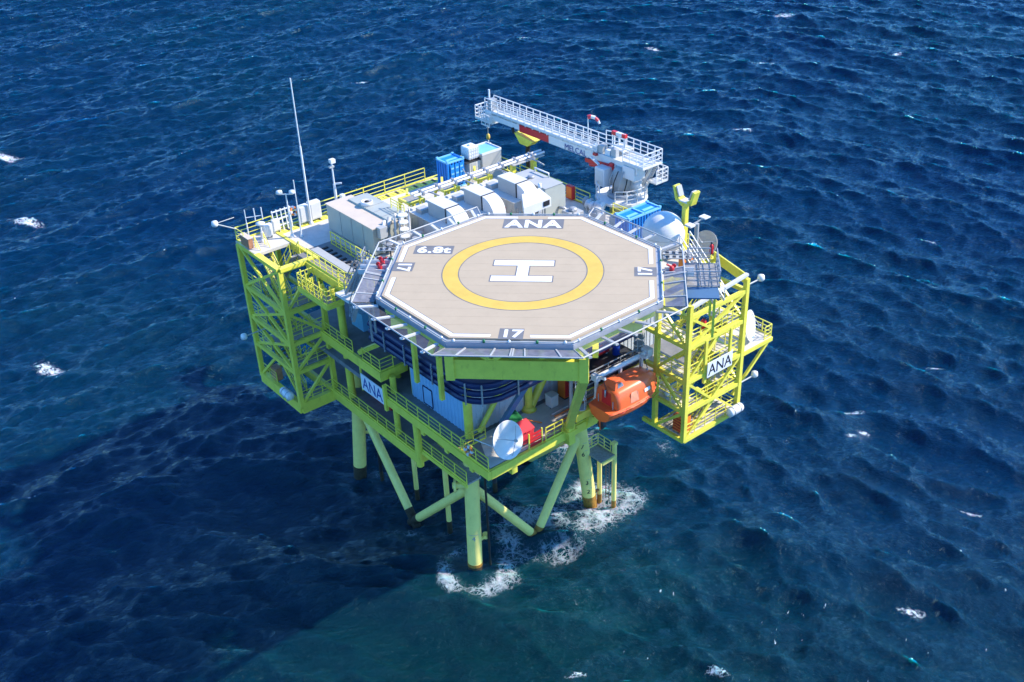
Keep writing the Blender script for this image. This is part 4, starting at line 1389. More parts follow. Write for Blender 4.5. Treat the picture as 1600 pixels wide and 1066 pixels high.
def container(name, x0, x1, y0, y1, z0, z1, m, label, double=False, m2=None):
    t_ = thing(name, label, 'container', ((x0 + x1) / 2, (y0 + y1) / 2, z0))
    c_ = box(t_, 'core', x0 + .06, x1 - .06, y0 + .06, y1 - .06, z0 + .1, z1 - .12, m)
    corrugated(c_, 'left_side', (x0 + .06, y1 - .08), (x0 + .06, y0 + .08), z0 + .12, z1 - .12, m, 0.3, 0.05, (-1, 0))
    corrugated(c_, 'front_side', (x0 + .08, y0 + .06), (x1 - .08, y0 + .06), z0 + .12, z1 - .12, m, 0.3, 0.05, (0, -1))
    for x in (x0 + .06, x1 - .06):
        for y in (y0 + .06, y1 - .06):
            bar(t_, 'corner_post', (x, y, z0), (x, y, z1), 0.14, 0.14, m)
            box(t_, 'corner_casting', x - .1, x + .1, y - .1, y + .1, z1, z1 + .1, m2 or m)
    xs_ = [x0, (x0 + x1) / 2, x1] if double else [x0, x1]
    for z in (z0 + .08, z1 - .06):
        for y in (y0 + .05, y1 - .05):
            bar(t_, 'rail_bar', (x0, y, z), (x1, y, z), 0.14, 0.14, m2 or m)
        for x in xs_:
            bar(t_, 'rail_bar', (x, y0, z), (x, y1, z), 0.14, 0.14, m2 or m)
    for i in range(len(xs_) - 1):
        box(t_, 'roof_panel', xs_[i] + .1, xs_[i + 1] - .1, y0 + .12, y1 - .12, z1 - .13, z1 - .09, m)
        box(t_, 'roof_sheet', xs_[i] + .35, xs_[i + 1] - .3, y0 + .3 * (y1 - y0), y0 + .5 * (y1 - y0), z1 - .085, z1 - .05, m2 or m)
    return t_


cb = container('blue_container', 11.45, 13.25, 24.1, 25.75, RF, 24.6, BLUE, 'small blue offshore container by the back rail, beside the white cabin', m2=BLUEL)
for i in range(3):
    box(cb, 'door_panel', 11.7 + i * .5, 12.1 + i * .5, 24.0, 24.06, 22.3 + .1, 24.3, BLUE)
    for k in range(3):
        box(cb, 'label_plate', 11.75 + i * .5, 12.05 + i * .5, 23.98, 24.0, 22.9 + k * .5, 23.05 + k * .5, BLUEL)
bar(cb, 'lifting_sling', (13.0, 24.0, 23.7), (13.5, 23.6, 22.2), 0.06, 0.06, CLEANW)
cc = container('blue_container', 14.4, 17.9, 4.55, 6.05, RF, 24.6, BLUE, 'long bright blue container with divided roof next to the white radome', True, BLUEL)
cw = thing('control_cabin', 'white control cabin with a grey extension and light blue roof at the back corner', 'cabin', (15, 24.5, RF))
box(cw, 'white_body', 13.75, 15.0, 23.95, 25.3, RF, 24.0, WHITE, 0.03)
box(cw, 'grey_body', 15.02, 17.2, 23.7, 25.9, RF, 24.45, LGREY, 0.03)
box(cw, 'blue_roof', 15.1, 17.1, 23.8, 25.8, 24.45, 24.5, BLUEL)
for a, b in (((15.02, 23.72), (17.2, 23.72)), ((17.2, 23.72), (17.2, 25.9)), ((15.05, 25.9), (17.2, 25.9))):
    bar(cw, 'roof_rim', (*a, 24.5), (*b, 24.5), 0.1, 0.2, CLEANW)
box(cw, 'door', 13.9, 14.5, 23.92, 23.95, 22.1, 23.9, LGREY)
box(cw, 'door_window', 14.08, 14.2, 23.90, 23.92, 23.0, 23.4, DARK)
box(cw, 'tank_shelf', 13.3, 15.0, 23.9, 25.4, 24.0, 24.08, DARK)
ib = thing('liquid_tank', 'white caged plastic liquid tank standing on top of the white cabin', 'tank', (14.4, 24.7, 24.1))
box(ib, 'bottle', 13.85, 14.95, 24.1, 25.2, 24.2, 25.3, IBC, 0.08)
box(ib, 'pallet', 13.82, 14.98, 24.07, 25.23, 24.08, 24.2, BLACK)
for i in range(5):
    q = 13.9 + i * .25
    bar(ib, 'cage_bar', (q, 24.06, 24.2), (q, 24.06, 25.25), 0.03, 0.03, CLEANW)
    bar(ib, 'cage_bar', (13.81, 24.15 + i * .25, 24.2), (13.81, 24.15 + i * .25, 25.25), 0.03, 0.03, CLEANW)
for z in (24.4, 24.7, 25.0):
    bar(ib, 'cage_bar', (13.81, 24.06, z), (14.98, 24.06, z), 0.03, 0.03, CLEANW)
    bar(ib, 'cage_bar', (13.81, 24.06, z), (13.81, 25.2, z), 0.03, 0.03, CLEANW)
lathe(ib, 'lid', [(0.2, 0), (0.2, 0.08)], CLEANW, Matrix.Translation((14.4, 24.65, 25.29)), 14)

# radome
rd = thing('radome', 'large white spherical radome on the right of the roof', 'radome', (15.8, 2.3, RF))
R0 = 1.66
lathe(rd, 'dome', [(R0 * math.sin(a), -R0 * math.cos(a)) for a in np.linspace(0.55, math.pi - 0.001, 26)], CLEANW, Matrix.Translation((15.6, 2.05, 23.95)), 40)
lathe(rd, 'base_ring', [(0.95, 0), (0.95, 0.35), (0.9, 0.55)], LGREY, Matrix.Translation((15.65, 2.1, RF)), 28)
lathe(rd, 'seam', [(R0 + .004, -0.02), (R0 + .008, 0), (R0 + .004, 0.02)], LGREY, Matrix.Translation((15.6, 2.05, 23.95)), 40, close=False)

# crane boom rest with a Y head
yp = thing('boom_rest', 'tall yellow post with a Y-shaped boom rest behind the radome', 'boom rest', (16.74, 0.95, RF))
bar(yp, 'post', (16.74, 0.95, RF), (16.74, 0.95, 26.3), 0.36, 0.36, YEL)
bar(yp, 'post_step', (16.5, 0.8, RF), (16.5, 0.8, 24.6), 0.2, 0.2, YEL)
for s_ in (-1, 1):
    bar(yp, 'cradle_arm', (16.74, 0.95 - s_ * .05, 26.35), (16.74, 0.95 - s_ * .62, 26.65), 0.6, 0.34, YEL)
    bar(yp, 'cradle_cheek', (16.74, 0.95 - s_ * .68, 26.5), (16.74, 0.95 - s_ * 1.02, 27.6), 0.6, 0.2, YEL)
    bar(yp, 'cradle_pad', (16.74, 0.95 - s_ * .48, 26.86), (16.74, 0.95 - s_ * .78, 27.6), 0.5, 0.12, LGREY)
box(yp, 'cradle_pad', 16.4, 17.1, 0.55, 1.35, 26.56, 26.66, WHITE)
# floodlight mast on the right
fm = thing('floodlight_mast', 'grey mast with two white flat floodlights beside the yellow boom rest', 'floodlight', (15.95, -0.95, RF))
tube(fm, 'pole', (15.95, -0.95, RF), (15.95, -0.95, 25.6), 0.16, LGREY)
bar(fm, 'cross_arm', (15.5, -0.7, 25.5), (16.9, -0.85, 25.75), 0.08, 0.08, LGREY)
box(fm, 'floodlight', 16.6, 17.2, -1.15, -0.5, 25.75, 25.85, CLEANW, 0.03)
box(fm, 'floodlight', 15.2, 15.75, -1.0, -0.4, 25.45, 25.6, CLEANW, 0.03)


def dish(name, label, c, axis, R, m, foot, group=None, depth=0.22, feed=True, back=MGREY):
    t_ = thing(name, label, 'satellite dish', foot, group)
    ax = Vector(axis).normalized()
    M = Matrix.Translation(Vector(c)) @ ax.to_track_quat('Z', 'Y').to_matrix().to_4x4()
    n = 9
    pr = [(R * i / n + .001, depth * R * (i / n) ** 2) for i in range(n + 1)]
    pr += [(R + .03, depth * R + .01), (R + .03, depth * R - .05)] + [(R * i / n + .001, depth * R * (i / n) ** 2 - .06) for i in range(n, -1, -1)]
    r_ = lathe(t_, 'reflector', pr, m, M, 40, close=False)
    if feed:
        for a in (0.5, 2.6, 4.7):
            q = M @ Vector((R * .9 * math.cos(a), R * .9 * math.sin(a), depth * R * .8))
            bar(r_, 'feed_arm', q, M @ Vector((0, 0, R * .8)), 0.035, 0.035, LGREY)
        lathe(r_, 'feed_horn', [(0.05, R * .72), (0.10, R * .75), (0.10, R * .9), (0.04, R * .92)], LGREY, M, 12)
    b = M @ Vector((0, 0, -0.35))
    bar(t_, 'mount_arm', M @ Vector((0, 0, -0.05)), b, 0.3, 0.3, back)
    tube(t_, 'mount_pole', b, (b.x, b.y, foot[2]), 0.13, back)
    return t_


Rv, Cv = Vector((0.7713, -0.6353, -0.038)), Vector((-0.5307, -0.6749, 0.5128))
dish('satellite_dish', 'big white satellite dish on the near corner of the main deck', (-2.95, -1.05, 15.3), Rv * .66 + Cv * .75 + Vector((0, 0, .0)), 1.34, CLEANW, (-2.4, -0.6, MD), 'satellite dishes on the platform')
dish('satellite_dish', 'white satellite dish on the platform beside the right stair tower', (19.0, -3.95, 16.95), Rv * .86 + Cv * .5, 1.2, CLEANW, (19.3, -4.0, 15.62), 'satellite dishes on the platform')
dish('satellite_dish', 'beige satellite dish by the right corner of the roof', (17.2, -0.85, 23.45), Rv * -.62 + Cv * .78 + Vector((0, 0, .15)), 1.0, BEIGE, (17.4, -0.7, RF), 'satellite dishes on the platform')
tube(ts, 'stay_rod', (-4.2, 0.9, 14.9), (-3.2, -0.7, 14.4), 0.04, CLEANW)

# access platform on the right of the helideck
T.append(Matrix.Rotation(-math.pi / 4, 4, 'Z'))
ap = thing('access_platform', 'grey mesh access platform with rails and stairs on the right of the helideck', 'access platform', (11.7, 1.5, 26))
box(ap, 'mesh_floor', 10.65, 12.85, 0.0, 3.4, 25.9, 25.98, MESHP)
for i in range(5):
    bar(ap, 'floor_rib', (10.65, 0.1 + i * .8, 26.0), (12.85, 0.1 + i * .8, 26.0), 0.05, 0.04, MGREY)
for x in (10.7, 11.7, 12.8):
    bar(ap, 'floor_rib', (x, 0.0, 26.01), (x, 3.4, 26.01), 0.05, 0.04, MGREY)
box(ap, 'blue_shade_panel', 10.65, 12.75, -1.5, -0.02, 25.86, 25.95, SHADEB)  # slab coloured blue in place of shade
rail(ap, [(10.7, 0.0, 26.0), (12.85, 0.0, 26.0), (12.85, 3.4, 26.0)], MGREY, 1.1, 0.7, toe=False)
rail(ap, [(10.9, 3.4, 26.0), (12.4, 3.4, 26.0)], MGREY, 1.1, 0.7, toe=False)
for x, y in ((10.8, 3.2), (12.6, 3.2), (12.6, 0.3)):
    q = Vector((x, y, 25.9))
    bar(ap, 'support_leg', (x, y, 22), q, 0.16, 0.16, YEL)
for k in range(2):
    y = 4.15 + k * 1.05
    tr_ = box(ap, 'cable_ladder', 9.3, 11.2, y - .25, y + .25, 26.0 - k * .2, 26.06 - k * .2, LGREY)
    for i in range(4):
        box(tr_, 'cable_slot', 9.5 + i * .45, 9.72 + i * .45, y - .14, y + .14, 26.07 - k * .2, 26.09 - k * .2, DARK)
stairs(ap, (13.2, 3.0, 23.2), (10.8, 6.0, 26.0), 0.9, (0.78, 0.62, 0), CLEANW, LGREY)
box(ap, 'white_box', 9.9, 10.5, 1.2, 1.8, 26.0, 26.5, CLEANW, 0.03)
# access platform on the left of the helideck
al = thing('access_stairs', 'grey access stairs and platform on the left of the helideck', 'stairs', (-10.5, 3.5, 26))
for k in range(2):
    y = 4.3 + k * 1.1
    tr_ = box(al, 'cable_ladder', -11.0, -9.3, y - .25, y + .25, 25.6 + k * .2, 25.66 + k * .2, LGREY)
    for i in range(4):
        box(tr_, 'cable_slot', -10.8 + i * .42, -10.6 + i * .42, y - .14, y + .14, 25.67 + k * .2, 25.69 + k * .2, DARK)
box(al, 'upper_landing', -11.4, -9.25, 2.2, 3.6, 25.7, 25.8, MESHP)
rail(al, [(-11.4, 3.6, 25.8), (-11.4, 2.2, 25.8)], MGREY, 1.1, 0.7, toe=False)
stairs(al, (-13.4, 5.6, 22.2), (-11.4, 3.0, 25.75), 0.9, (0.79, 0.61, 0), MGREY, GRATE)
stairs(al, (-12.4, 1.6, 22.2), (-11.2, 2.2, 25.7), 0.8, (-.45, 0.9, 0), MGREY, GRATE)
for x, y in ((-11.3, 2.3), (-11.3, 3.5), (-9.5, 5.6)):
    bar(al, 'support_leg', (x, y, 20.0), (x, y, 25.7), 0.14, 0.14, MGREY)
box(al, 'blue_shade_panel', -11.2, -9.4, 3.8, 4.0, 25.3, 25.4, SHADEB)  # strip in the same shade colour as the right-hand slab
T.pop()
# yellow caged platform on the left edge of the roof
yc = thing('caged_platform', 'yellow caged ladder platform between left stair tower and helideck', 'platform cage', (-6.2, 17.5, 20))
box(yc, 'floor', -6.6, -5.2, 15.4, 19.6, 20.55, 20.65, GRATE)
for a, b in (((-6.65, 15.3), (-6.65, 19.7)), ((-6.65, 15.3), (-5.2, 15.3)), ((-6.65, 19.7), (-5.2, 19.7))):
    bar(yc, 'edge_beam', (*a, 20.5), (*b, 20.5), 0.16, 0.35, YEL)
rail(yc, [(-5.2, 19.65, 20.65), (-6.6, 19.65, 20.65), (-6.6, 15.35, 20.65), (-5.2, 15.35, 20.65)], YEL, 1.2, 0.6)
for y in (16.2, 17.2, 18.2, 19.0):
    bar(yc, 'cage_bar', (-6.6, y, 20.6), (-6.6, y, 22.4), 0.09, 0.09, YEL)
for i in range(6):
    x, y = -5.5 - rnd.random() * .8, 15.8 + i * .62
    box(yc, 'valve', x - .12, x + .12, y - .12, y + .12, 20.65, 21.1 + rnd.random() * .5, YEL)
rail(yc, [(-5.6, 15.0, 21.95), (-5.0, 14.0, 21.95), (-3.6, 13.2, 21.95)], YEL, 1.4, 0.5)

# extinguishers and cabinets at the right corner
for x, y, z, h, r, m, nm, lb, ct in ((14.75, -0.75, RF, 1.3, .28, ORNG2, 'gas_cylinder', 'left orange gas cylinder of the pair below the floodlight mast', 'gas cylinder'),
                                     (15.25, -0.95, RF, 1.3, .28, ORNG2, 'gas_cylinder', 'right orange gas cylinder of the pair below the floodlight mast', 'gas cylinder'),
                                     (12.3, -5.5, 26.0, 0.75, .14, RED, 'fire_extinguisher', 'red fire extinguisher on the grey mesh access platform', 'fire extinguisher'),
                                     (13.4, -4.3, 19.0, 0.9, .2, RED, 'fire_extinguisher', 'red fire extinguisher on an upper landing of the right stair tower', 'fire extinguisher')):
    g_ = thing(nm, lb, ct, (x, y, z), 'gas cylinders' if nm == 'gas_cylinder' else 'fire extinguishers')
    lathe(g_, 'cylinder', [(r * .9, 0), (r, .05), (r, h * .8), (r * .6, h * .95), (r * .3, h)], m, Matrix.Translation((x, y, z)), 16)
    lathe(g_, 'valve', [(0.07, h), (0.07, h + .12)], DARK, Matrix.Translation((x, y, z)), 10)
    sweep(g_, 'hose', [(x, y, z + h + .06), (x + r, y - r * .5, z + h * .9), (x + r * 1.1, y - r * .5, z + h * .4)], 0.03, BLACK, 6)

# ------------------------------------------------------------------ masts at the left corner
def mast(name, label, x, y, z, zt, r, parts=()):
    t_ = thing(name, label, 'mast', (x, y, z))
    tube(t_, 'pole', (x, y, z), (x, y, z + (zt - z) * .55), r, CLEANW, 10)
    tube(t_, 'pole_top', (x, y, z + (zt - z) * .55), (x, y, zt), r * .62, CLEANW, 10)
    lathe(t_, 'foot', [(r * 2.2, 0), (r * 2.2, .06), (r * 1.2, .3)], CLEANW, Matrix.Translation((x, y, z)), 12)
    return t_


mast('whip_antenna', 'very tall thin white whip antenna behind the plant container', -1.2, 26.6, RF, 34.5, 0.085)
m_ = mast('camera_mast', 'white camera mast with side instruments behind the plant container', 1.6, 26.9, RF, 26.9, 0.12)
box(m_, 'camera', 1.4, 1.85, 26.6, 27.0, 26.6, 26.95, CLEANW, 0.03)
box(m_, 'side_bracket', 1.3, 1.75, 26.75, 27.05, 26.2, 26.35, LGREY)
bar(m_, 'arm', (1.6, 26.9, 24.7), (2.1, 26.5, 24.75), 0.1, 0.12, CLEANW)
box(m_, 'instrument_box', 1.9, 2.25, 26.4, 26.8, 23.2, 23.7, CLEANW, 0.03)
m_ = mast('lamp_mast', 'white mast with twin round floodlights above the left stair tower', -3.7, 25.4, RF, 25.85, 0.09)
bar(m_, 'cross_arm', (-4.05, 25.7, 25.8), (-3.35, 25.1, 25.8), 0.07, 0.07, CLEANW)
for x, y in ((-4.1, 25.72), (-3.3, 25.05)):
    lathe(m_, 'floodlight', [(0.08, .2), (0.24, .15), (0.26, -.05), (.1, -.15)], CLEANW, Matrix.Translation((x, y, 25.95)), 14)
m_ = mast('sensor_mast', 'thin white sensor mast next to the white switch cabinets', -3.1, 24.9, RF, 27.0, 0.065)
m_ = mast('weather_mast', 'white weather mast with cross arm and sensors at the far left corner', -6.5, 27.6, RF, 24.6, 0.06)
bar(m_, 'cross_arm', (-6.5, 27.6, 23.9), (-5.2, 27.1, 23.9), 0.05, 0.05, CLEANW)
for x in (-5.8, -5.25):
    tube(m_, 'sensor', (x, 27.1 + (-5.2 - x) * .4, 23.5), (x, 27.1 + (-5.2 - x) * .4, 24.6), 0.05, CLEANW, 8)
m_ = mast('dome_antenna', 'small white mushroom-shaped antenna on a pole at the left corner', -5.9, 26.3, RF, 23.6, 0.12)
lathe(m_, 'cap', [(0.1, 0), (0.38, .08), (0.36, .2), (0.1, .3)], CLEANW, Matrix.Translation((-5.9, 26.3, 23.5)), 18)
for x, y, s_, h, lb in ((-1.6, 27.0, .42, 1.45, 'tall white switch cabinet at the foot of the whip antenna'), (-0.55, 27.0, .5, 1.5, 'white switch cabinet right of the whip antenna'),
                        (-5.2, 26.6, .35, 1.0, 'small white cabinet beside the mushroom-shaped antenna'), (-4.2, 27.1, .32, 0.95, 'small white cabinet against the left back rail')):
    g_ = thing('switch_cabinet', lb, 'cabinet', (x, y, RF), 'white switch cabinets at the left corner')
    box(g_, 'body', x - s_, x + s_, y - s_ * .6, y + s_ * .6, RF + .25, RF + .25 + h, CLEANW, 0.03)
    box(g_, 'door', x - s_ * .85, x + s_ * .85, y - s_ * .6 - .03, y - s_ * .6 - .001, RF + .35, RF + .15 + h, WHITE)
    for sx in (-1, 1):
        bar(g_, 'leg', (x + sx * s_ * .8, y, RF), (x + sx * s_ * .8, y, RF + .25), 0.08, 0.3, LGREY)
g_ = thing('display_rack', 'white lattice rack leaning on the rail by the lamp mast', 'rack', (-3.6, 27, RF))
for i in range(5):
    bar(g_, 'upright', (-4.3 + i * .4, 27.1, RF), (-4.3 + i * .4, 27.3, 23.9), 0.08, 0.08, CLEANW)
for z in (22.5, 23.1, 23.8):
    bar(g_, 'cross_bar', (-4.4, 27.2, z), (-2.6, 27.2, z), 0.08, 0.1, CLEANW)


def lifebuoy(c, ax, label):
    g_ = thing('lifebuoy', label, 'lifebuoy', c, 'lifebuoys on the rails')
    M = Matrix.Translation(Vector(c)) @ Vector(ax).to_track_quat('Z', 'Y').to_matrix().to_4x4()
    pr = [(0.30 + .085 * math.cos(a), .085 * math.sin(a)) for a in np.linspace(0, 2 * math.pi, 11)]
    r_ = lathe(g_, 'ring', pr, ORNG2, M, 24, close=False)
    for k in range(4):
        q = M @ Vector((0.30 * math.cos(k * 1.571), 0.30 * math.sin(k * 1.571), 0))
        box(r_, 'reflective_band', q.x - .1, q.x + .1, q.y - .1, q.y + .1, q.z - .1, q.z + .1, CLEANW, 0.02)


lifebuoy((-2.3, 27.3, 23.3), (0.3, -1, .3), 'orange lifebuoy hanging by the switch cabinets at the left back rail')
lifebuoy((-4.75, 0.9, 14.2), (-1, -.2, .2), 'orange lifebuoy on the near left rail of the main deck')
g_ = thing('hose_box', 'orange-brown weathered hose box at the far left corner rail', 'box', (-7.3, 26.6, RF))
box(g_, 'body', -7.5, -7.1, 25.6, 27.0, RF + .1, RF + .95, mat('weathered_orange', (0.55, 0.28, 0.12), .6, var=.3, scale=4), 0.03)
box(g_, 'lid', -7.54, -7.06, 25.56, 27.04, RF + .95, RF + 1.0, BEIGE)
g_ = thing('fire_hose_cabinet', 'red fire hose cabinet on the rail behind the tank container', 'cabinet', (17.9, 15.0, RF))
box(g_, 'body', 17.6, 17.95, 14.6, 15.4, RF + .15, RF + 1.35, RED, 0.04)
box(g_, 'door', 17.57, 17.6, 14.68, 15.32, RF + .25, RF + 1.25, ORNG2)
g_ = thing('valve_stand', 'yellow valve box on the right-hand back rail', 'box', (17.9, 16.8, RF))
box(g_, 'body', 17.65, 17.95, 16.4, 16.9, RF + .75, RF + 1.35, YEL, 0.03)
bar(g_, 'stand', (17.8, 16.65, RF), (17.8, 16.65, RF + .75), 0.1, 0.1, YEL)
for i, (x, y, m) in enumerate(((17.6, 12.6, LGREY), (17.3, 12.0, CLEANW), (17.7, 11.3, CLEANW))):
    g_ = thing('mooring_reel', ['grey hose reel at the end of the right back rail', 'white hose reel between the grey reel and the crane', 'white hose reel nearest the crane pedestal'][i], 'reel', (x, y, RF), 'hose reels beside the crane')
    lathe(g_, 'drum', [(.42, -.3), (.42, -.24), (.22, -.22), (.22, .22), (.42, .24), (.42, .3)], m, Matrix.Translation((x, y, RF + .62)) @ Matrix.Rotation(math.pi / 2, 4, 'X'), 18)
    for s_ in (-.34, .34):
        bar(g_, 'stand', (x, y + s_, RF), (x, y + s_, RF + .7), 0.3, 0.05, m)
# grey plant behind the helideck
for i, (x0_, x1_, y0_, y1_, h, m, lb) in enumerate(((13.4, 14.6, 9.9, 11.2, 1.6, LGREY, 'grey pump skid close behind the helideck ANA marking'), (15.0, 16.0, 8.8, 9.8, 1.5, MGREY, 'dark grey fan housing behind the helideck back right edge'),
                                                   (15.9, 16.8, 7.3, 8.3, 1.2, LGREY, 'low grey cabinet next to the long blue container'))):
    g_ = thing('pump_skid' if i == 0 else 'fan_housing' if i == 1 else 'low_cabinet', lb, 'machine', (x0_, y0_, RF))
    box(g_, 'body', x0_, x1_, y0_, y1_, RF + .1, RF + h, m, 0.05)
    lathe(g_, 'cover', [(.35, 0), (.35, .2), (.2, .28)], MGREY if m is LGREY else LGREY, Matrix.Translation(((x0_ + x1_) / 2, (y0_ + y1_) / 2, RF + h)), 16)
    tube(g_, 'pipe', (x0_ - .1, y0_ - .15, RF), (x0_ - .1, y0_ - .15, RF + h + .5), .09, LGREY)
g_ = thing('white_hood', 'white sloping sheet metal hood behind the helideck back edge', 'hood', (9.4, 12.0, RF))
pym(g_, 'hood', [(8.6, 10.2, 25.6), (11.4, 10.2, 25.6), (11.4, 11.6, 26.0), (9.6, 11.6, 26.0), (8.6, 10.2, 24.9), (11.4, 10.2, 24.9), (11.4, 11.6, 24.9), (9.6, 11.6, 24.9)],
    [[0, 1, 2, 3], [4, 5, 6, 7], [0, 1, 5, 4], [1, 2, 6, 5], [2, 3, 7, 6], [3, 0, 4, 7]], CLEANW)
box(g_, 'vent', 10.6, 11.2, 10.14, 10.2, 25.1, 25.5, BLACK)
for x in (8.9, 11.2):
    bar(g_, 'leg', (x, 11.0, RF), (x, 11.0, 24.9), 0.12, 0.12, LGREY)
g_ = thing('lamp_pole', 'white lamp pole with a small lamp in front of the tank container', 'lamp', (12.3, 12.6, RF))
tube(g_, 'pole', (12.3, 12.6, RF), (12.3, 12.6, 25.6), 0.07, CLEANW)
for s_ in (-.6, .5):
    bar(g_, 'stay', (12.3, 12.6, 24.2), (12.3 + s_, 12.6 + s_ * .3, RF), 0.05, 0.05, CLEANW)
lathe(g_, 'lamp', [(.1, -.3), (.15, -.2), (.15, .15), (.06, .2)], CLEANW, Matrix.Translation((12.25, 12.55, 25.7)), 12)

# ------------------------------------------------------------------ CRANE
cr = thing('pedestal_crane', 'white pedestal crane with red boom section reaching left over the back edge', 'crane', (20.5, 11.4, 19))
cx, cy = 20.45, 11.5
lathe(cr, 'pedestal', [(1.0, 14.0), (1.0, 22.2), (1.25, 22.5), (1.25, 22.62)], WHITE, Matrix.Translation((cx, cy, 0)), 28)
bar(cr, 'pedestal_bracket', (18.0, cy, 20.5), (cx - .8, cy, 20.5), 0.9, 1.2, YEL)
pl = lathe(cr, 'service_platform', [(0.9, 22.5), (2.25, 22.5), (2.25, 22.72), (0.9, 22.72)], CLEANW, Matrix.Translation((cx, cy, 0)), 16, smooth=False, close=False)
pts = [(cx + 2.15 * math.cos(a), cy + 2.15 * math.sin(a), 22.72) for a in np.linspace(-2.6, 2.9, 13)]
rail(cr, pts, CLEANW, 1.15, 1.1, r=0.034, toe=False)
lathe(cr, 'slew_ring', [(1.05, 22.62), (1.2, 22.7), (1.2, 23.0), (1.0, 23.1)], MGREY, Matrix.Translation((cx, cy, 0)), 28)
tu = lathe(cr, 'turret', [(0.80, 23.0), (0.80, 24.2), (0.70, 25.0), (0.5, 25.4)], LGREY, Matrix.Translation((cx, cy, 0)), 24)
for i in range(7):
    a = 2.6 + i * .5
    sweep(tu, 'hydraulic_hose', [(cx + 1.02 * math.cos(a), cy + 1.02 * math.sin(a), 23.2), (cx + 1.12 * math.cos(a + .2), cy + 1.12 * math.sin(a + .2), 24.2), (cx + .9 * math.cos(a + .5), cy + .9 * math.sin(a + .5), 25.2)], 0.05, BLACK if i % 2 else LGREY, 6)
bx = box(cr, 'machinery_box', 19.2, 20.2, 12.35, 13.5, 23.5, 25.1, CLEANW, 0.06)
box(bx, 'machinery_door', 19.17, 19.2, 12.5, 13.3, 23.7, 24.9, WHITE)
bar(cr, 'bracket', (19.6, 13.4, 25.2), (19.6, 14.4, 25.6), 0.2, 0.14, CLEANW)
box(cr, 'winch_house', 20.0, 21.3, 9.6, 11.0, 24.6, 25.7, CLEANW, 0.05)
lathe(cr, 'counter_drum', [(.5, -.5), (.5, .5)], CLEANW, Matrix.Translation((21.3, 10.6, 23.6)), 20)
# boom
bmx0, bmx1 = 20.15, 20.85
for ya, yb, za, zb, m in ((9.4, 15.4, 25.15, 25.85, CLEANW), (15.4, 20.5, 25.08, 25.82, CLEANW), (20.5, 24.6, 25.12, 25.78, RED), (24.6, 29.0, 25.25, 25.75, CLEANW)):
    s_ = 0.0 if m is not RED else 0.015
    box(cr, 'boom', bmx0 - s_, bmx1 + s_, ya + .004, yb, za, zb, m)
text(cr, 'lettering', 'MELCAL', INKB, (bmx0 - .03, 16.95, 25.38), (0, -1, 0), (0, 0, 1), 0.52, 0.0, 1.05)
box(cr, 'boom_tip', 20.05, 20.95, 28.6, 29.6, 24.8, 26.0, CLEANW, 0.05)
lathe(cr, 'tip_sheave', [(.35, -.1), (.4, -.1), (.4, .1), (.35, .1)], MGREY, Matrix.Translation((20.5, 29.5, 24.8)) @ Matrix.Rotation(math.pi / 2, 4, 'Y'), 18)
for a, b, m in (((20.3, 15.2, 24.55), (20.3, 12.0, 25.0), RED), ((20.75, 15.2, 24.55), (20.75, 12.0, 25.0), RED), ((20.5, 13.4, 24.85), (20.5, 11.0, 25.2), CLEANW)):
    tube(cr, 'hydraulic_cylinder', a, b, 0.2 if m is RED else .14, m)
bar(cr, 'red_head', (19.9, 12.3, 25.35), (21.1, 12.3, 25.35), 0.4, 0.3, RED)
bar(cr, 'red_head', (19.9, 14.3, 25.75), (21.0, 14.3, 25.75), 0.4, 0.2, RED)
bar(cr, 'boom_foot_plate', (20.08, 15.6, 24.88), (20.08, 12.7, 25.15), 0.1, 0.34, RED)
# walkway on the boom
box(cr, 'boom_walkway', 20.1, 21.25, 14.2, 29.6, 25.88, 25.98, WHITE)
for i in range(16):
    bar(cr, 'walkway_bracket', (20.0, 14.6 + i, 25.9), (21.3, 14.6 + i, 25.9), 0.08, 0.14, CLEANW)
rail(cr, [(20.12, 29.6, 25.98), (20.12, 14.2, 25.98)], CLEANW, 1.2, 0.95, r=0.036)
rail(cr, [(21.22, 14.2, 25.98), (21.22, 29.6, 25.98)], CLEANW, 1.2, 0.95, r=0.036)
# basket at the tip
box(cr, 'tip_basket', 19.9, 21.4, 29.6, 31.0, 24.9, 25.0, WHITE)
rail(cr, [(19.95, 29.7, 25.0), (19.95, 30.95, 25.0), (21.35, 30.95, 25.0), (21.35, 29.6, 25.0)], CLEANW, 1.2, 0.7, r=0.04)
rail(cr, [(19.6, 29.6, 24.7), (19.6, 28.4, 24.7)], CLEANW, 1.1, 0.6, r=0.035)
box(cr, 'winch', 20.3, 21.0, 28.8, 29.4, 26.0, 27.1, MGREY, 0.05)
tube(cr, 'tip_light_pole', (20.6, 29.5, 26.0), (20.6, 29.5, 27.9), 0.09, CLEANW)
# machinery on the boom foot, rear walkway
for i, (y, w, h) in enumerate(((14.6, .5, .5), (13.9, .6, .7), (13.0, .5, .5), (12.3, .4, .8))):
    box(cr, 'hydraulic_unit', 20.2, 20.2 + w, y - .3, y + .3, 25.9, 25.9 + h, LGREY if i % 2 else CLEANW, 0.04)
box(cr, 'rear_walkway', 20.0, 22.3, 8.6, 13.6, 25.86, 25.95, WHITE)
rail(cr, [(22.25, 13.6, 25.95), (22.25, 8.65, 25.95), (20.05, 8.65, 25.95), (20.05, 11.0, 25.95)], CLEANW, 1.2, 0.9, r=0.034)
rail(cr, [(21.2, 14.2, 26.4), (21.2, 11.9, 26.6)], CLEANW, 1.2, 0.9, r=0.034)
box(cr, 'upper_walkway', 20.9, 22.2, 11.8, 13.6, 26.3, 26.38, WHITE)
bb = bar(cr, 'beacon_beam', (21.2, 13.4, 27.65), (21.2, 12.9, 27.65), 0.3, 0.3, RED)
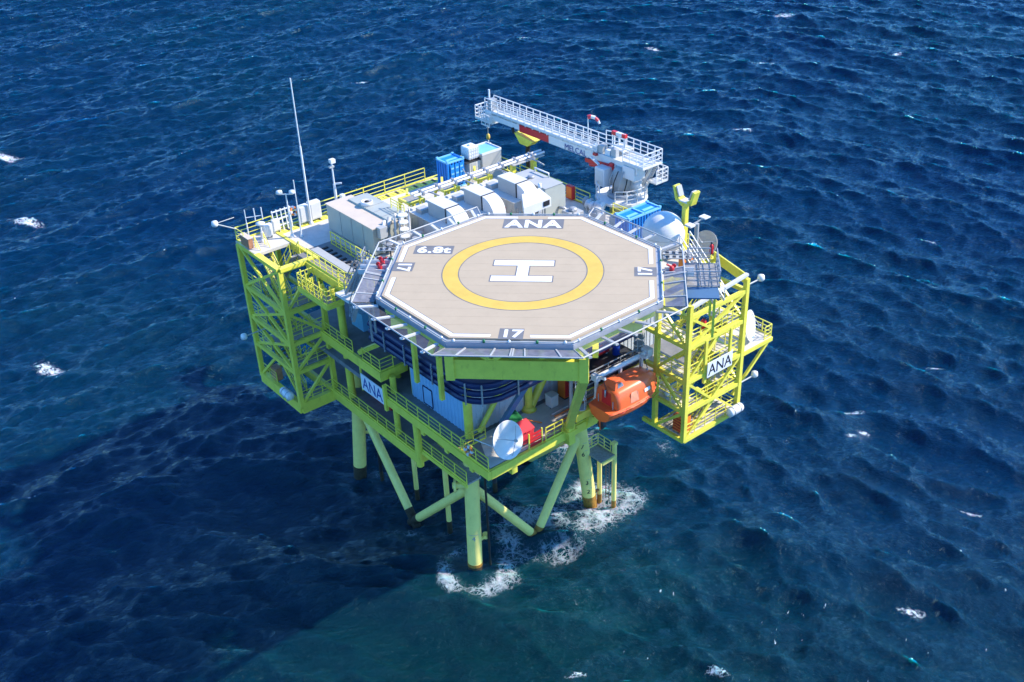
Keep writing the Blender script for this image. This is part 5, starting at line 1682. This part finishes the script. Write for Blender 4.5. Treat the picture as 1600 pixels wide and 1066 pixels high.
bar(bb, 'beacon_band', (21.2, 12.9, 27.65), (21.2, 12.2, 27.65), 0.29, 0.29, CLEANW)
bar(bb, 'beacon_band', (21.2, 12.2, 27.65), (21.2, 11.8, 27.65), 0.3, 0.3, RED)
for y in (13.2, 12.0):
    bar(cr, 'beacon_post', (21.2, y, 26.3), (21.2, y, 27.6), 0.1, 0.1, CLEANW)
# stair from service platform to the rear walkway, lower rails
stairs(cr, (22.3, 10.9, 22.75), (21.9, 9.0, 25.9), 0.7, (1, 0, 0), CLEANW, LGREY)
box(cr, 'mid_landing', 21.5, 22.9, 8.5, 9.6, 24.2, 24.28, WHITE)
rail(cr, [(22.85, 9.6, 24.28), (22.85, 8.5, 24.28), (21.5, 8.5, 24.28)], CLEANW, 1.15, 0.6, r=0.036)
# hook
tube(cr, 'hoist_rope', (20.5, 29.85, 24.8), (20.5, 29.85, 23.4), 0.04, MGREY, 6)
hk = lathe(cr, 'hook_block', [(.06, .5), (.16, .4), (.2, .1), (.12, -.1)], MARKY, Matrix.Translation((20.5, 29.85, 23.0)), 12)
lathe(hk, 'rope_ball', [(.04, -.15), (.15, 0), (.04, .15)], MGREY, Matrix.Translation((20.5, 29.85, 24.1)), 10)
sweep(hk, 'hook', [(20.5, 29.85, 22.9), (20.5, 29.85, 22.6), (20.5, 29.7, 22.4), (20.5, 29.55, 22.5), (20.5, 29.55, 22.65)], 0.06, CLEANW)
# boom rest under the boom
br_ = thing('boom_rest', 'yellow trapezoid boom rest on a black post under the crane boom', 'boom rest', (20.5, 23.9, 21.5))
tube(br_, 'post', (20.5, 23.9, 20.5), (20.5, 23.9, 24.0), 0.22, BLACK)
bar(br_, 'post_bracket', (18.1, 23.9, 21.2), (20.5, 23.9, 21.2), 0.3, 0.4, YEL)
pym(br_, 'saddle', [(20.05, 23.4, 24.0), (20.95, 23.4, 24.0), (20.95, 24.5, 24.0), (20.05, 24.5, 24.0), (20.05, 22.6, 24.62), (20.95, 22.6, 24.62), (20.95, 25.3, 24.9), (20.05, 25.3, 24.9)],
    [[0, 1, 2, 3], [4, 5, 6, 7], [0, 1, 5, 4], [1, 2, 6, 5], [2, 3, 7, 6], [3, 0, 4, 7]], YEL)
bar(br_, 'cheek', (20.05, 25.3, 24.8), (20.05, 25.5, 25.3), 0.2, 0.2, BLACK)
# windsock
ws = thing('windsock', 'faded red and white windsock on a white pole beside the crane boom', 'windsock', (20.95, 16.2, 26))
tube(ws, 'pole', (20.95, 16.2, 25.9), (20.95, 16.2, 28.5), 0.05, CLEANW, 8)
v, f = [], []
q = [Vector((20.95, 16.2, 28.35)), Vector((21.1, 16.0, 28.4)), Vector((21.35, 15.72, 28.3)), Vector((21.5, 15.5, 28.05)), Vector((21.55, 15.4, 27.8))]
for k in range(4):
    tube(ws, 'sock_band', q[k], q[k + 1], 0.19 - .03 * k, (PINKR, CLEANW)[k % 2])

# ------------------------------------------------------------------ LIFEBOAT
lb = thing('lifeboat', 'orange enclosed lifeboat hanging outside the right side of the main deck', 'lifeboat', (7, -2.7, 14))
yb = -2.75
HB = []          # hull stations: x, half beam, keel z, gunwale z
for s_ in np.linspace(0, 1, 15):
    x = 4.35 + 5.8 * s_
    w = 1.30 * (0.80 + 0.20 * math.sin(min(1, s_ / .42) * math.pi / 2)) if s_ < .42 else 1.30 * max(0.03, (1 - ((s_ - .42) / .58) ** 3.2))
    kz = 14.15 + 0.15 * (1 - min(1, s_ / .3)) + 1.05 * max(0, (s_ - .5) / .5) ** 2.2
    gz = 15.35 + 0.25 * max(0, (s_ - .5) / .5) ** 2
    HB.append((x, w, kz, gz))
v, f = [], []
SEC = [(-1.0, 1.0), (-1.0, .80), (-.93, .5), (-.70, .22), (-.3, .06), (0, 0), (.3, .06), (.70, .22), (.93, .5), (1.0, .80), (1.0, 1.0)]
n = len(SEC)
for x, w, kz, gz in HB:
    for u, t in SEC:
        v.append((x, yb + u * w, kz + (gz - kz) * t))
for i in range(len(HB) - 1):
    for k in range(n - 1):
        f.append([i * n + k, i * n + k + 1, (i + 1) * n + k + 1, (i + 1) * n + k])
    f.append([i * n + n - 1, i * n, (i + 1) * n, (i + 1) * n + n - 1])
f += [list(range(n)), [(len(HB) - 1) * n + k for k in range(n)]]
hull = pym(lb, 'hull', v, f, ORANGE)
for p_ in hull.data.polygons:
    p_.use_smooth = len(p_.vertices) == 4 and abs(p_.normal.z) < .95
for sg in (-1, 1):
    sweep(hull, 'rubbing_strake', [(x, yb + sg * (w + .02), kz + (gz - kz) * .86) for x, w, kz, gz in HB], 0.05, RED if sg > 0 else ORANGE, 6)
# canopy
v, f = [], []
CS = []
for s_ in np.linspace(0, 1, 13):
    x = 5.1 + 5.0 * s_
    j = (x - 4.35) / 5.8
    w = 1.22 * (0.86 + 0.14 * math.sin(min(1, j / .42) * math.pi / 2)) if j < .42 else 1.24 * max(0.05, (1 - ((j - .42) / .58) ** 3.3))
    top = 16.72 + 0.12 * math.sin(min(1, s_ * 2.2) * math.pi / 2) - 0.95 * max(0, (s_ - .55) / .45) ** 2.6
    base = 15.33 + .25 * max(0, (j - .5) / .5) ** 2
    CS.append((x, w, base, top))
SE2 = [(-1.0, 0), (-.97, .35), (-.84, .78), (-.66, .95), (-.3, 1.0), (.3, 1.0), (.66, .95), (.84, .78), (.97, .35), (1.0, 0)]
n = len(SE2)
for x, w, b_, t_ in CS:
    for u, h in SE2:
        v.append((x, yb + u * w, b_ + (t_ - b_) * h))
for i in range(len(CS) - 1):
    for k in range(n - 1):
        f.append([i * n + k, i * n + k + 1, (i + 1) * n + k + 1, (i + 1) * n + k])
f += [list(range(n)), [(len(CS) - 1) * n + k for k in range(n)]]
can = pym(lb, 'canopy', v, f, ORANGE)
for p_ in can.data.polygons:
    p_.use_smooth = len(p_.vertices) == 4
cup = pym(lb, 'steering_cupola', [(5.35, yb - .62, 16.68), (6.6, yb - .62, 16.73), (6.6, yb + .62, 16.73), (5.35, yb + .62, 16.68), (5.5, yb - .5, 17.23), (6.3, yb - .5, 17.23), (6.3, yb + .5, 17.23), (5.5, yb + .5, 17.23)],
          [[0, 1, 2, 3], [4, 5, 6, 7], [0, 1, 5, 4], [1, 2, 6, 5], [2, 3, 7, 6], [3, 0, 4, 7]], ORANGE)
pym(cup, 'window', [(5.6, yb - .625, 16.80), (6.2, yb - .625, 16.83), (6.08, yb - .54, 17.13), (5.7, yb - .54, 17.13)], [[0, 1, 2, 3]], WINW)
box(cup, 'hatch', 5.5, 6.1, yb - .3, yb + .3, 17.23, 17.30, ORANGE, 0.02)
pym(lb, 'side_hatch', [(6.35, yb - 1.215, 15.5), (7.15, yb - 1.265, 15.5), (7.1, yb - 1.20, 16.2), (6.95, yb - 1.15, 16.33), (6.5, yb - 1.12, 16.33), (6.38, yb - 1.17, 16.2)], [[0, 1, 2, 3, 4, 5]], WHITE if False else mat('pale_orange', (0.86, 0.34, 0.20), .4))
pym(lb, 'name_plate', [(7.75, yb - 1.235, 15.85), (8.35, yb - 1.19, 15.85), (8.35, yb - 1.14, 16.12), (7.75, yb - 1.19, 16.12)], [[0, 1, 2, 3]], SIGNW)
pym(lb, 'aft_door', [(5.09, yb - .5, 15.4), (5.09, yb + .5, 15.4), (5.09, yb + .45, 16.5), (5.09, yb - .45, 16.5)], [[0, 1, 2, 3]], RED)
for s_ in (-.75, .75):
    bar(lb, 'grab_rail', (5.0, yb + s_, 15.2), (5.0, yb + s_, 16.0), 0.05, 0.05, LGREY)
rd_ = pym(lb, 'rudder', [(4.35, yb - .03, 14.3), (4.9, yb - .03, 14.1), (4.8, yb - .03, 13.45), (4.45, yb - .03, 13.45), (4.35, yb + .03, 14.3), (4.9, yb + .03, 14.1), (4.8, yb + .03, 13.45), (4.45, yb + .03, 13.45)],
          [[0, 1, 2, 3], [4, 5, 6, 7], [0, 1, 5, 4], [1, 2, 6, 5], [2, 3, 7, 6], [3, 0, 4, 7]], ORANGE)
lathe(rd_, 'propeller_nozzle', [(.28, -.15), (.33, -.15), (.33, .15), (.28, .15)], DARK, Matrix.Translation((4.65, yb, 13.85)) @ Matrix.Rotation(math.pi / 2, 4, 'Y'), 18)
for x in (4.95, 9.2):
    sweep(lb, 'lifting_hook', [(x, yb, 16.1), (x, yb, 16.7)], 0.07, MGREY, 8)
for x in (5.0, 6.0, 7.0, 8.0):
    sweep(lb, 'grab_line', [(x, yb - 1.3, 15.3), (x + .5, yb - 1.34, 15.1), (x + 1.0, yb - 1.3, 15.3)], 0.02, RED, 6)
bar(lb, 'roof_rail', (6.8, yb - .4, 16.6), (9.0, yb - .4, 16.73), 0.05, 0.05, ORANGE)
bar(lb, 'roof_rail', (6.8, yb + .4, 16.6), (9.0, yb + .4, 16.73), 0.05, 0.05, ORANGE)

dv = thing('lifeboat_davit', 'white lifeboat davit beam with posts above the orange lifeboat', 'davit', (7.5, -1.6, 15))
tube(dv, 'main_beam', (5.0, -1.75, 17.25), (10.3, -1.75, 17.25), 0.19, CLEANW)
box(dv, 'beam_head', 4.8, 5.2, -2.0, -1.4, 17.0, 17.5, CLEANW, 0.04)
box(dv, 'beam_head', 9.9, 10.5, -2.1, -1.4, 17.0, 17.6, CLEANW, 0.04)
for x in (5.2, 7.6, 9.8):
    bar(dv, 'post', (x, -1.5, 14.7), (x, -1.6, 17.2), 0.2, 0.2, CLEANW)
for x in (5.1, 9.3):
    tube(dv, 'fall_rope', (x, -2.3, 17.5), (x, -2.72, 16.6), 0.03, DARK, 6)
    bar(dv, 'davit_arm', (x, -1.7, 17.3), (x, -2.6, 17.5), 0.16, 0.2, CLEANW)


def hoop_ladder(x, y, z0, z1, label):
    t_ = thing('caged_ladder', label, 'ladder', (x, y, z0), 'caged ladders by the lifeboat')
    for s_ in (-.22, .22):
        bar(t_, 'stile', (x + s_, y, z0), (x + s_, y, z1), 0.05, 0.05, LGREY)
    for i in range(int((z1 - z0) / .3)):
        bar(t_, 'rung', (x - .22, y, z0 + .15 + i * .3), (x + .22, y, z0 + .15 + i * .3), 0.035, 0.035, LGREY)
    for i in range(4):
        z = z0 + (z1 - z0) * (.35 + .21 * i)
        lathe(t_, 'hoop', [(.38, -.03), (.42, -.03), (.42, .03), (.38, .03)], LGREY, Matrix.Translation((x, y - .3, z)), 16, False)
    for a in (3.6, 4.7, 5.8):
        bar(t_, 'cage_strip', (x + .4 * math.cos(a), y - .3 + .4 * math.sin(a), z0 + (z1 - z0) * .35), (x + .4 * math.cos(a), y - .3 + .4 * math.sin(a), z1), 0.04, 0.04, LGREY)


hoop_ladder(3.9, -1.0, MD, 17.6, 'grey caged ladder at the stern end of the lifeboat')
hoop_ladder(10.0, -0.8, 16.4, 18.9, 'grey caged ladder behind the bow end of the lifeboat')

# ------------------------------------------------------------------ things on the main deck
def bin_(name, x, y, m, label, w=1.25, d=1.1, h=1.45):
    t_ = thing(name, label, 'bin', (x, y, MD), 'plastic waste bins on the main deck')
    v = [(x - w * .42, y - d * .42, MD + .1), (x + w * .42, y - d * .42, MD + .1), (x + w * .42, y + d * .42, MD + .1), (x - w * .42, y + d * .42, MD + .1),
         (x - w * .5, y - d * .5, MD + h * .8), (x + w * .5, y - d * .5, MD + h * .8), (x + w * .5, y + d * .5, MD + h), (x - w * .5, y + d * .5, MD + h)]
    pym(t_, 'body', v, [[0, 1, 2, 3], [0, 1, 5, 4], [1, 2, 6, 5], [2, 3, 7, 6], [3, 0, 4, 7]], m)
    v2 = [(x - w * .53, y - d * .53, MD + h * .80), (x + w * .53, y - d * .53, MD + h * .80), (x + w * .53, y + d * .53, MD + h * 1.02), (x - w * .53, y + d * .53, MD + h * 1.02)]
    v2 += [(a, b, c + .07) for a, b, c in v2]
    pym(t_, 'lid', v2, [[0, 1, 2, 3], [4, 5, 6, 7], [0, 1, 5, 4], [1, 2, 6, 5], [2, 3, 7, 6], [3, 0, 4, 7]], m)
    bar(t_, 'lid_handle', (x - .3, y - d * .56, MD + h * .82), (x + .3, y - d * .56, MD + h * .82), 0.06, 0.05, m)
    for sx in (-1, 1):
        for sy in (-1, 1):
            lathe(t_, 'castor', [(.1, -.04), (.1, .04)], BLACK, Matrix.Translation((x + sx * w * .35, y + sy * d * .35, MD + .1)) @ Matrix.Rotation(math.pi / 2, 4, 'X'), 10)


bin_('waste_bin', -0.55, -0.2, PINKR, 'faded red waste bin right beside the big white satellite dish', 1.1, 0.9, 1.45)
bin_('waste_bin', -0.2, 1.45, GREEN, 'dark green waste bin behind the red bin', 0.9, 0.9, 1.3)
g_ = thing('red_fence', 'short red slatted fence in front of the red waste bin', 'fence', (-0.3, -1.1, MD))
for z in (13.7, 14.0, 14.3, 14.6):
    bar(g_, 'slat', (-0.9, -1.12, z), (0.3, -1.12, z), 0.05, 0.18, RED)
for x in (-0.9, 0.3):
    bar(g_, 'post', (x, -1.12, MD), (x, -1.12, 14.8), 0.09, 0.09, YEL)
g_ = thing('orange_cabinet', 'tall orange cabinet by the house wall under the helideck', 'cabinet', (5.5, 2.2, MD))
box(g_, 'body', 5.1, 6.0, 1.8, 2.6, MD + .1, 15.6, ORNG2, 0.04)
box(g_, 'door', 5.15, 5.95, 1.77, 1.8, MD + .2, 15.5, RED)
box(g_, 'plinth', 5.1, 6.0, 1.8, 2.6, MD, MD + .1, DARK)
g_ = thing('red_hose_cabinet', 'red cabinet with dark opening on the dark deck above the lifeboat', 'cabinet', (8.3, 1.2, 16.4))
box(g_, 'body', 7.8, 9.0, 1.0, 1.9, 16.6, 18.2, RED, 0.04)
box(g_, 'opening', 8.3, 8.85, 0.96, 1.0, 16.9, 17.9, BLACK)
for x in (7.95, 8.85):
    bar(g_, 'leg', (x, 1.45, 16.4), (x, 1.45, 16.6), 0.12, 0.6, CLEANW)
g_ = thing('blue_drum', 'small blue drum on the dark deck above the lifeboat', 'drum', (9.3, 0.6, 16.4))
lathe(g_, 'drum', [(.28, 0), (.3, .05), (.28, .3), (.3, .32), (.28, .6), (.3, .85)], mat('drum_blue', (.01, .06, .38), .4), Matrix.Translation((9.3, .6, 16.4)), 18)
lathe(g_, 'lid', [(.27, .85), (.27, .87)], DARK, Matrix.Translation((9.3, .6, 16.4)), 18)
for i, (x, y, w, h, m, lb_) in enumerate(((3.9, 1.9, .7, 1.0, CLEANW, 'white box at the foot of the yellow brace on the main deck'), (6.8, 1.6, .8, 0.8, MGREY, 'grey winch box next to the orange cabinet'), (8.9, 0.9, .9, .7, LGREY, 'light grey box on the main deck near the right stair tower'))):
    g_ = thing('deck_box', lb_, 'box', (x, y, MD), 'boxes on the main deck')
    box(g_, 'body', x - w / 2, x + w / 2, y - w / 2, y + w / 2, MD + .06, MD + h, m, 0.04)
    box(g_, 'lid', x - w / 2 - .03, x + w / 2 + .03, y - w / 2 - .03, y + w / 2 + .03, MD + h, MD + h + .06, m)
    for s_ in (-.3, .3):
        bar(g_, 'skid', (x - w / 2, y + s_ * w, MD + .03), (x + w / 2, y + s_ * w, MD + .03), 0.08, 0.06, DARK)
